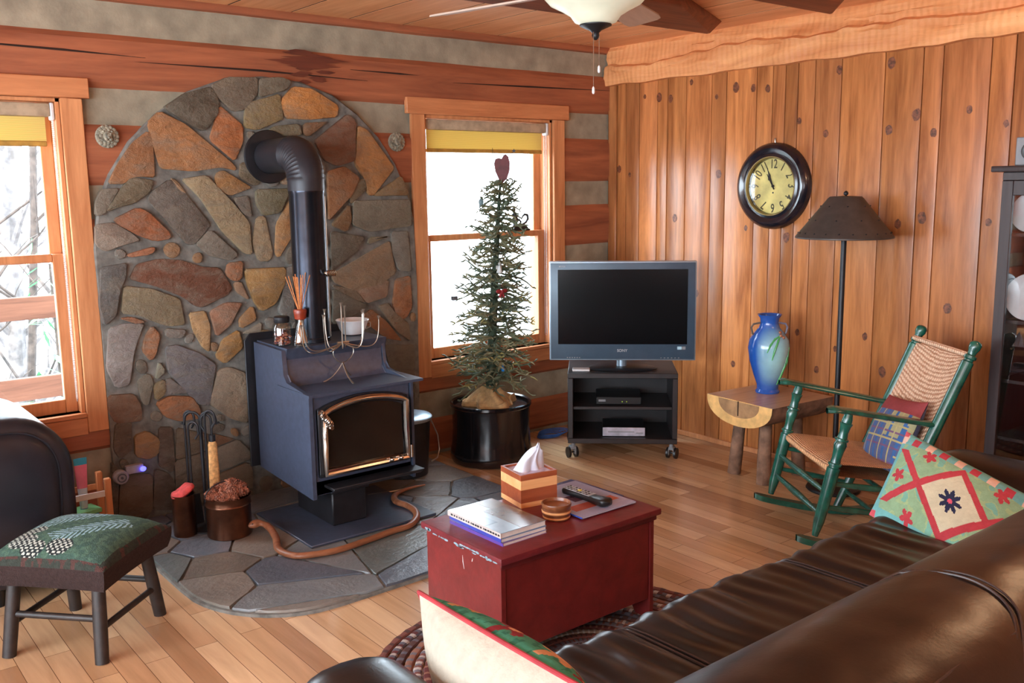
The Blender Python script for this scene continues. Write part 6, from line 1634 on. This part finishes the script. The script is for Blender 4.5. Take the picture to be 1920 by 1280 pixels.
for k in range(5):
    a = R(30+72*k); mb = MB()
    P = [(.20, -.045), (.24, -.058), (.70, -.076), (.76, -.07), (.78, -.05), (.78, .05), (.76, .07), (.70, .076), (.24, .058), (.20, .045)]
    mb.prism(P, 0, .007, M=Matrix.Rotation(R(-11), 3, 'X'), c=(0, 0, .175), bevel=.002)
    b = obj('blade', mb, M['blade'], t); b.rotation_euler.z = a
    mb = MB(); mb.hexa([(.09, -.02, .20), (.25, -.03, .198), (.25, .03, .20), (.09, .02, .20), (.09, -.02, .21), (.25, -.03, .206), (.25, .03, .208), (.09, .02, .21)], bevel=.002); obj('bracket', mb, M['blackiron'], b)
for dx, dy, L_ in ((-.014, -.004, .19), (.008, -.01, .115)):
    mb = MB(); mb.cyl((dx, dy, .04), (dx, dy, -L_+.02), .0011, n=6); c = obj('pull_chain', mb, M['silver'], t)
    mb = MB(); mb.lathe([(.003, -L_), (.0055, -L_+.006), (.005, -L_+.02), (.002, -L_+.026)], (dx, dy, 0), 10); obj('pull_knob', mb, M['whiteplastic'], c)

# ------------------------------------------------------------------ glass-fronted cabinet at the right
t = thing('display_cabinet', 'tall dark wood cabinet with a glass door and plates inside', 'cabinet', (-.2, -3.15, 0))
M['darkwood'] = wood('dark_stained_cabinet', (34, 24, 26), (62, 46, 44), 'z', .35)
ya, yb, xf = -2.685, -3.62, -.38
mb = MB(); mb.bx(xf+.02, -.02, ya-.02, ya, .06, 1.57, bevel=.002); obj('side_panel', mb, M['darkwood'], t, world=True)
mb = MB(); mb.bx(xf+.02, -.02, yb, yb+.02, .06, 1.57, bevel=.002); obj('side_panel', mb, M['darkwood'], t, world=True)
mb = MB(); mb.bx(-.04, -.02, yb+.02, ya-.02, .06, 1.57); obj('back_panel', mb, M['darkwood'], t, world=True)
mb = MB(); mb.bx(xf, -.02, yb, ya, 0, .09, bevel=.003); obj('plinth', mb, M['darkwood'], t, world=True)
mb = MB(); mb.bx(xf, -.02, yb, ya, 1.55, 1.585, bevel=.003); mb.bx(xf-.035, -.005, yb-.02, ya+.035, 1.585, 1.61, bevel=.006, seg=2); obj('cornice', mb, M['darkwood'], t, world=True)
for z in (.45, .70, .955, 1.32): mb = MB(); mb.bx(xf+.05, -.04, yb+.02, ya-.02, z, z+.014); obj('shelf', mb, M['darkwood'], t, world=True)
for a, b in ((ya-.0, (ya+yb)/2+.002), ((ya+yb)/2-.002, yb)):
    mb = MB(); mb.bx(xf, xf+.02, a-.045, a, .09, 1.55, bevel=.002); mb.bx(xf, xf+.02, b, b+.045, .09, 1.55, bevel=.002); mb.bx(xf, xf+.02, b+.045, a-.045, .09, .15, bevel=.002); mb.bx(xf, xf+.02, b+.045, a-.045, 1.49, 1.55, bevel=.002)
    d_ = obj('door', mb, M['darkwood'], t, world=True)
    mb = MB(); mb.bx(xf+.008, xf+.011, b+.04, a-.04, .145, 1.495); g = obj('door_glass', mb, glass_mat('cabinet_glass', (.9, .9, .9, 1), .1), d_); g.data.transform(Matrix.Translation(-t.location))
for y, z, r, lb in ((-2.785, 1.3345, .085, 'pale plate standing on the top shelf of the dark cabinet'), (-2.80, .9695, .10, 'white plate standing on the second shelf of the dark cabinet')):
    t2 = thing('plate', lb, 'plate', (-.305, y, z))
    mb = MB(); mb.lathe([(.03, 0), (r*.6, .003), (r, .014), (r-.002, .017), (r*.6, .007), (.001, .005)], (0, 0, r), 40, M=frm((0, -1, 0), (0.15, 0, .98), (-.98, 0, .15)), cap1=False); obj('dish', mb, M['white'], t2)
t = thing('speaker_box', 'small grey box speaker on top of the dark cabinet', 'speaker', (-.28, -2.775, 1.61))
mb = MB(); mb.bx(-.07, .07, -.06, .06, 0, .115, bevel=.004); obj('case', mb, M['grey'], t)
mb = MB(); mb.lathe([(.032, 0), (.036, .004), (.03, .005), (.012, -.003), (.001, .0)], (-.07, 0, .058), 28, M=frm((0, -1, 0), (0, 0, 1), (-1, 0, 0)), cap1=False); obj('cone', mb, M['black'], t)
